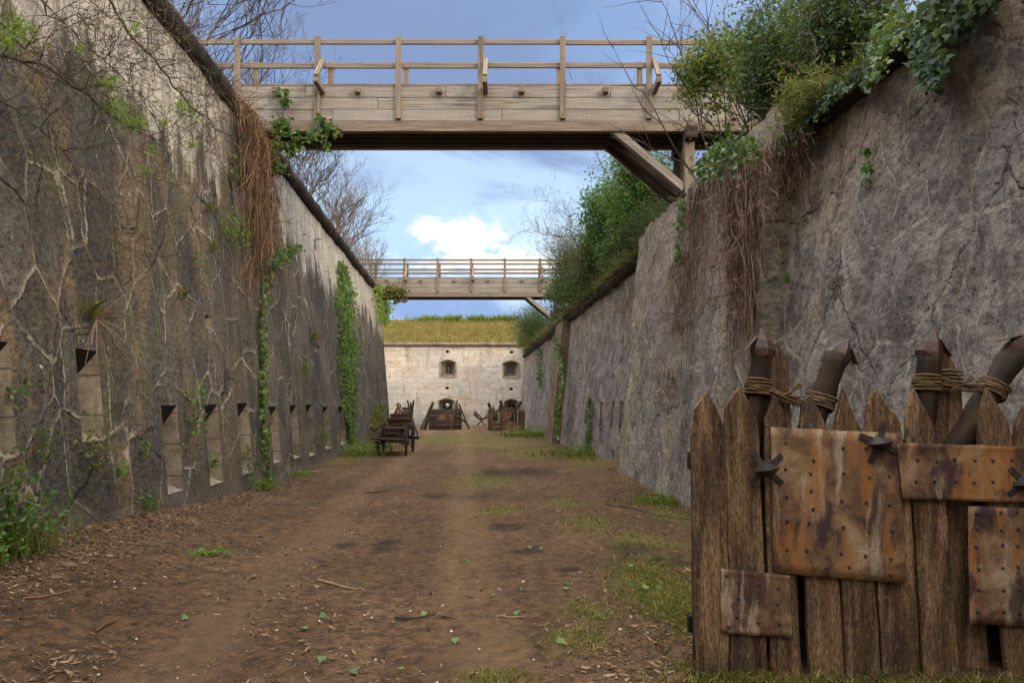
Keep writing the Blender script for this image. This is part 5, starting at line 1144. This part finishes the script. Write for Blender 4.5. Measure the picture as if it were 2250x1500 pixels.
for Q in mains:
    for p in Q[2:]:
        for k in range(2): twig(b, p, (rn.uniform(-.3, .8), rn.gauss(0, .3), rn.gauss(-.1, .7)), rn.uniform(.25, .8), .0055, 2, rn, .7, 3, -.02, 5, .2, LP)
b.build('twigs', M['bark'], o)
rg = np.random.default_rng(151); P = []
for (x, y, w, n, Y) in ((234, 186, 22, 190, 7.0), (250, 230, 24, 260, 7.2), (277, 265, 26, 300, 7.3), (310, 270, 14, 120, 7.4), (403, 238, 18, 160, 8.6), (175, 108, 10, 50, 6.8), (330, 330, 12, 70, 7.8), (360, 270, 10, 60, 8.0), (320, 375, 12, 60, 7.6), (40, 60, 30, 240, 6.0), (20, 90, 20, 150, 5.8), (300, 60, 14, 50, 7.6), (420, 320, 12, 70, 8.6)):
    for k in range(n): P.append(at(x+rg.normal(0, w*.7), y+rg.normal(0, w*.5), Y+rg.normal(0, .12)))
leaves('leaves', np.array(P), (.4, -.6, .6), .06, NARROW, M['fresh'], rg, o, jit=.8)
Q = np.array(LP)[rg.integers(0, len(LP), 700)]+rg.normal(size=(700, 3))*.03
leaves('leaves', Q, (.4, -.6, .6), .035, DIAMOND, M['olive'], rg, o, jit=.9)

# ------------------------------------------------------------------ small plants on and at the walls
def tuft(px, py, on, n, h, m, label, seed, kind='leaf', size=.06, spread=.16, name='wall_plant', group=None, d0=.05):
    rg = np.random.default_rng(seed); c = on(px, py, d0); o = root(name, c, label, 'plant', group); ox = 1 if on is onL else (-1 if on is onR else 0)
    C = np.array(c)[None]
    if kind == 'grass':
        base = C+rg.normal(size=(n, 3))*np.array([.02, spread, .04]); blades('leaves', base, h*.55, .009, M[m], rg, .45, o, up=(ox*.3, 0, .8))
    else:
        P = C+rg.normal(size=(n, 3))*np.array([spread*.5, spread, h*.4])+np.array([ox*spread*.6, 0, 0]); leaves('leaves', P, (ox*.7, -.5, .5), size, OVAL if kind == 'oval' else DIAMOND, M[m], rg, o, jit=.7)
    b = MB(); rn = random.Random(seed)
    for k in range(6): twig(b, c-Vector((ox*.06, 0, .05)), (ox*rn.uniform(.2, .9), rn.gauss(0, .6), rn.uniform(-.2, 1)), h*rn.uniform(.5, 1), .004, 1, rn, .6, 2, .05, 4, .2)
    b.build('stem', M['root'], o); return o
TL = [(205, 690, 150, .30, 'grass', 'grass', 'grey green spiky tuft rooted above the second tall loophole', .1, .14),
      (500, 505, 260, .35, 'fresh', 'leaf', 'bright lime fern cushion high on the left wall', .07, .24),
      (400, 240, 120, .30, 'fresh', 'leaf', 'lime leaf spray on the stained edge of the pale plaster', .06, .16),
      (195, 985, 190, .42, 'olive', 'leaf', 'drooping green fern under the second tall loophole', .05, .15),
      (420, 870, 70, .30, 'fresh', 'oval', 'small broad leaved plant above the third loophole', .055, .12),
      (425, 925, 70, .30, 'ivy', 'oval', 'small leafy plant between the third and fourth loopholes', .055, .12),
      (85, 980, 50, .25, 'ivy', 'oval', 'small leafy sprig between the two tall loopholes', .05, .1),
      (35, 862, 24, .15, 'ivy', 'oval', 'tiny sprig with a red leaf beside the first tall loophole', .05, .06),
      (318, 985, 40, .22, 'fresh', 'leaf', 'little lime plant on a ledge left of the third loophole', .045, .05),
      (690, 745, 110, .45, 'olive', 'grass', 'shaggy yellowish grass tuft midway up the left wall', .05, .16),
      (670, 808, 110, .25, 'fresh', 'leaf', 'round lime cushion on the wall above the small far loopholes', .06, .12),
      (400, 648, 60, .22, 'olive', 'grass', 'dry brown tuft in the middle of the left wall', .05, .1),
      (385, 985, 40, .18, 'olive', 'leaf', 'rusty leafed sprig growing in the third loophole', .045, .07),
      (540, 1000, 60, .25, 'olive', 'oval', 'yellowing sprig at the foot of the fifth loophole', .05, .09),
      (545, 1040, 60, .22, 'ivy', 'oval', 'dark sprig low on the wall left of the ivy vine', .055, .1),
      (465, 1010, 40, .2, 'ivy', 'oval', 'dark green sprig in the fourth loophole', .05, .07),
      (700, 960, 140, .4, 'olive', 'leaf', 'green creeper around the small far loopholes', .07, .22),
      (265, 1028, 25, .12, 'fresh', 'oval', 'tiny bright seedling low on the left wall below the loopholes', .05, .05),
      (470, 545, 60, .25, 'olive', 'grass', 'olive grass tuft below the lime fern cushion', .05, .1),
      (430, 575, 60, .22, 'ivy', 'leaf', 'dark moss cushion on the wall left of the lime fern', .05, .1),
      (345, 380, 60, .2, 'olive', 'leaf', 'sparse olive sprig under the trailing branches', .045, .12),
      (460, 460, 60, .22, 'olive', 'grass', 'brown grass tuft above the lime fern cushion', .05, .1)]
for i, (px, py, n, h, m, kd, lb, sz, sp) in enumerate(TL): tuft(px, py, onL, n, h, m, lb, 200+i, kd, sz, sp, group='small plants rooted in the left wall')
# radiating dry stems under the spiky tuft
c = onL(212, 700, .08); b = MB(); rn = random.Random(230)
for k in range(46):
    a = rn.uniform(-2.7, 1.0); L = rn.uniform(.2, .8); dd = Vector((.25, math.cos(a)*.9, math.sin(a))); pts = [c+dd*L*i/5+Vector((.02*i/5, 0, -.12*(i/5)**2*L)) for i in range(6)]; b.tube(pts, .0022, 3)
setp(b.build('wiry_plant', M['root2'], loc=c), 'fan of dry wiry stems hanging below the spiky tuft', 'plant')
def weed(px, py, label, seed, n, h, m, size, spread, kind='oval', gn=60, name='weed'):
    c = onG(px, py) if py is not None else Vector((XL(px, 0)+.16, px, ground_z(XL(px, 0)+.16, px))); rg = np.random.default_rng(seed); o = root(name, c, label, 'weed', 'weeds at the foot of the walls'); C = np.array(c)[None]
    P = C+rg.normal(size=(n, 3))*np.array([spread, spread, h*.3])+np.array([0, 0, h*.5]); P[:, 2] = np.maximum(P[:, 2], c.z+.02)
    leaves('leaves', P, (.1, -.5, .8), size, OVAL if kind == 'oval' else NARROW, M[m], rg, o, jit=.6)
    if gn: blades('blades', C+rg.normal(size=(gn, 3))*np.array([spread*1.3, spread*1.3, 0]), h*.5, .012, M['grass'], rg, .5, o)
    b = MB(); rn = random.Random(seed)
    for k in range(7): twig(b, c+Vector((rn.gauss(0, spread*.4), rn.gauss(0, spread*.4), -.03)), (rn.gauss(0, .3), rn.gauss(0, .3), 1), h*.8, .006, 1, rn, .5, 2, .1, 4, .15)
    b.build('stem', M['fresh'], o); return o
weed(6.05, None, 'tall leafy nettles at the near left wall foot', 301, 380, .75, 'bush', .05, .085); weed(5.7, None, 'low bright weed clump at the left picture edge', 302, 300, .26, 'spring', .045, .08)
weed(6.35, None, 'leafy weed beside the tall nettles', 303, 160, .5, 'ivy', .05, .15)
weed(303, 1125, 'round green weed on the leaf litter below the loopholes', 304, 380, .28, 'spring', .04, .11)
weed(580, 1078, 'small feathery weed at the foot of the ivy vine', 305, 260, .22, 'fresh', .045, .11)
weed(790, 1000, 'grassy weed clump beside the front of the carriage', 306, 700, .45, 'fresh', .10, .45, 'n', 500)
weed(835, 985, 'tall grassy clump between the carriage and left wall', 307, 400, .6, 'grass', .10, .3, 'n', 300)
weed(1310, 1000, 'bright green grass clump at the foot of the right wall', 308, 1100, .38, 'fresh', .09, .75, 'n', 1500)
weed(1180, 958, 'long green grass beside the far palisade at the right wall', 309, 1000, .5, 'fresh', .12, .8, 'n', 1200)
weed(1440, 1105, 'low grassy weed on dark soil under the abutment', 310, 260, .14, 'fresh', .06, .26, 'n', 400)
weed(1500, 1105, 'grass tuft tucked behind the left edge of the near palisade', 311, 200, .22, 'grass', .07, .2, 'n', 400)
weed(455, 1218, 'flat green seedling on the bare dirt in the left foreground', 312, 60, .05, 'fresh', .06, .09, 'oval', 20)
weed(660, 1045, 'low creeping weed right of the ivy vine foot', 313, 180, .14, 'fresh', .05, .2, 'oval', 60)

# ------------------------------------------------------------------ grass, litter, chips, leaves and sticks on the ground
rg = np.random.default_rng(400); P = []
for (px, py, w, h), n in zip(MOSS, (3400, 1800, 900, 350, 350, 250, 300, 250, 400, 250, 500, 500, 500, 1500, 500, 200, 200)):
    c = onG(px, py); ax = w*c.y/F*.62; ay = max(.12, h*c.y*c.y/(EYE*F))*.6
    q = rg.normal(size=(n, 2)); P.append(np.stack([c.x+q[:, 0]*ax, c.y+q[:, 1]*ay], 1))
for c, w, n in (((1.5, 4.18), (.30, .08), 900), ((2.3, 4.16), (.55, .08), 1300)): q = rg.normal(size=(n, 2)); P.append(np.stack([c[0]+q[:, 0]*w[0], c[1]+q[:, 1]*w[1]], 1))
for k in range(2600):
    u = rg.uniform(12, 48); P.append(np.array([[3.81-.065*u-abs(rg.normal(0, .25))-.2, u]]))
for k in range(900):
    u = rg.uniform(14, 38); P.append(np.array([[-(3.86+.065*u)+abs(rg.normal(0, .2))+.05, u]]))
P = np.concatenate(P); Z = np.array([ground_z(a, b_) for a, b_ in P]); base = np.column_stack([P, Z-.005])
k = len(base)//3; ii = rg.permutation(len(base))
setp(blades('grass', base[ii[k:]], .045, .008, M['grass'], rg, .8), 'short green grass in patches on the ditch floor', 'grass', kind='stuff')
setp(blades('dry_grass', base[ii[:k]], .055, .007, M['dgrass'], rg, .9), 'short yellowed grass mixed in the green patches', 'grass', kind='stuff')
def scatter_y(n, y0, y1): return 1/(1/y0+(1/y1-1/y0)*rg.uniform(0, 1, n))      # denser near the eye
n = 46000; Y = scatter_y(n, 3.2, 26); X = rg.uniform(-1, 1, n)*0; lo = -(3.86+.065*Y); hi = np.minimum(3.6-.065*Y, .75*Y+.3); X = lo+(hi-lo)*rg.uniform(0, 1, n)
keep = np.array([mnoise.noise(Vector((a*.7, b_*.45, 3)))+.35*mnoise.noise(Vector((a*2.5, b_*2.5, 6))) for a, b_ in zip(X, Y)])+rg.normal(0, .20, n)-.22*np.clip(2.0-np.abs(X+.3), 0, 1.4) > .07
m2 = 9000; Yb = rg.uniform(5.2, 16, m2); Xb = -(3.86+.065*Yb)+np.abs(rg.normal(0, .38, m2))+.03
X = np.concatenate([X[keep], Xb]); Y = np.concatenate([Y[keep], Yb]); Z = np.array([ground_z(a, b_) for a, b_ in zip(X, Y)])+.006
sz = rg.gamma(2.2, .011, len(X))+.010; sz = np.minimum(sz, .085)
V = leafverts(np.column_stack([X, Y, Z]), np.array([[0, 0, 1.0]]), sz, np.array([(0, -.5, 0), (.13, -.1, .1), (.05, .5, .16), (-.13, .05, .02)]), rg, .25)
setp(np_mesh('leaf_litter', V, 4, M['litter']), 'brown wood chips and dry leaf litter strewn over the dirt', 'leaf litter', kind='stuff')
n = 230; Y = scatter_y(n, 3.4, 40); X = -(3.6+.065*Y)+(6.6)*rg.uniform(0, 1, n); X = np.minimum(X, .7*Y); Z = np.array([ground_z(a, b_) for a, b_ in zip(X, Y)])+.005
setp(np_mesh('stone_chips', leafverts(np.column_stack([X, Y, Z]), np.array([[0, -.2, 1.0]]), rg.uniform(.008, .026, n), np.array([(-.5, -.3, 0), (.4, -.4, .1), (.5, .3, .2), (-.3, .4, .25)]), rg, .3), 4, M['chip']), 'pale stone chips dotted over the bare dirt', 'stone chips', kind='stuff')
FL = [(708, 1358, 1), (655, 1205, 0), (405, 1362, 1), (668, 1385, 1), (663, 1413, 1), (930, 1352, 1), (962, 1357, 0), (1000, 1413, 1), (1135, 1352, 1), (1140, 1202, 0), (1165, 1205, 1), (1188, 1208, 1), (1225, 1238, 0), (1246, 1285, 1), (1243, 1296, 1), (1085, 1310, 0), (1142, 1285, 0), (1146, 1299, 0), (1230, 1412, 1), (1238, 1418, 1), (778, 1482, 1), (880, 1474, 0), (706, 1455, 1), (1330, 1302, 0), (1272, 1318, 0), (1028, 1236, 0), (1295, 1258, 0), (1275, 1262, 0), (690, 1250, 0), (800, 1331, 0)]
for i, (px, py, big) in enumerate(FL):
    c = onG(px, py); V = leafverts(np.array([c])+np.array([[0, 0, .022]]), np.array([[0, -.35, 1.0]]), np.array([.06 if big else .04]), IVY, rg, .25)
    setp(np_mesh('fallen_leaf', V, 8, M['pleaf'], loc=c), 'pale green fallen ivy leaf lying on the bare brown dirt', 'leaf', 'fallen ivy leaves on the dirt')
for i, (px, py) in enumerate([(1385, 1252), (1390, 1296), (1450, 1302), (1420, 1302)]):
    c = onG(px, py); V = leafverts(np.array([c])+np.array([[0, 0, .05]]), np.array([[0, -.35, 1.0]]), np.array([.065]), IVY, rg, .25)
    setp(np_mesh('fallen_leaf', V, 8, M['ivyc' if i == 1 else 'pleaf'], loc=c), 'fallen ivy leaf caught in the green grass patch left of the near palisade', 'leaf', 'fallen ivy leaves on the grass')
def stick(pts, r, label, m='root'):
    P = [onG(x, y)+Vector((0, 0, r+.004)) for x, y in pts]; b = MB(); Q = []
    for i in range(len(P)-1):
        for k in range(3): Q.append(P[i].lerp(P[i+1], k/3)+Vector((rn.gauss(0, .006), rn.gauss(0, .006), abs(rn.gauss(0, .004)))))
    Q.append(P[-1]); b.tube(Q, [r*(1-.5*i/len(Q)) for i in range(len(Q))], 5, True); c = P[0]
    setp(b.build('stick', M[m], loc=c), label, 'stick')
stick([(700, 1278), (730, 1285), (770, 1296), (800, 1299)], .011, 'pale forked stick on the dirt left of centre'); stick([(865, 1362), (910, 1364), (950, 1354), (1000, 1363)], .009, 'thin curved twig among fallen ivy leaves in the foreground')
stick([(800, 1084), (830, 1083), (858, 1079)], .016, 'short dark stick lying in the middle of the ditch floor', 'bark'); stick([(1330, 1110), (1400, 1120), (1450, 1135), (1520, 1143)], .012, 'long dark branch lying at the abutment foot', 'bark')
stick([(50, 1312), (110, 1310), (170, 1296)], .008, 'long reddish twig in the left foreground'); stick([(210, 1390), (240, 1372), (258, 1366)], .010, 'short pale twig in the left foreground')
stick([(1090, 1358), (1130, 1358), (1155, 1357)], .007, 'thin twig beside a fallen leaf near the bottom centre'); stick([(655, 1040), (700, 1036), (725, 1032)], .014, 'pale straight stick at the left wall foot')
for i, (px, py, s_, lb) in enumerate(((150, 1238, .045, 'buff stone half sunk in the dirt near the left nettles'), (120, 1262, .04, 'reddish stone beside the low weed clump at the left edge'), (1232, 974, .09, 'flat pale stone at the foot of the brown pier'))):
    c = onG(px, py); b = MB(); b.tube([c+Vector((0, 0, z*s_)) for z in (-.3, 0, .3, .55, .65)], [s_*q for q in (.9, 1.1, .95, .55, .1)], 8, True)
    for j, v_ in enumerate(b.v):
        nz = mnoise.noise(Vector(v_)*14); b.v[j] = (v_[0]+nz*s_*.35+(v_[0]-c.x)*.4, v_[1]+nz*s_*.2, v_[2])
    setp(b.build('stone', M['pier' if i < 2 else 'cordon2'], loc=c, smooth=True), lb, 'stone')
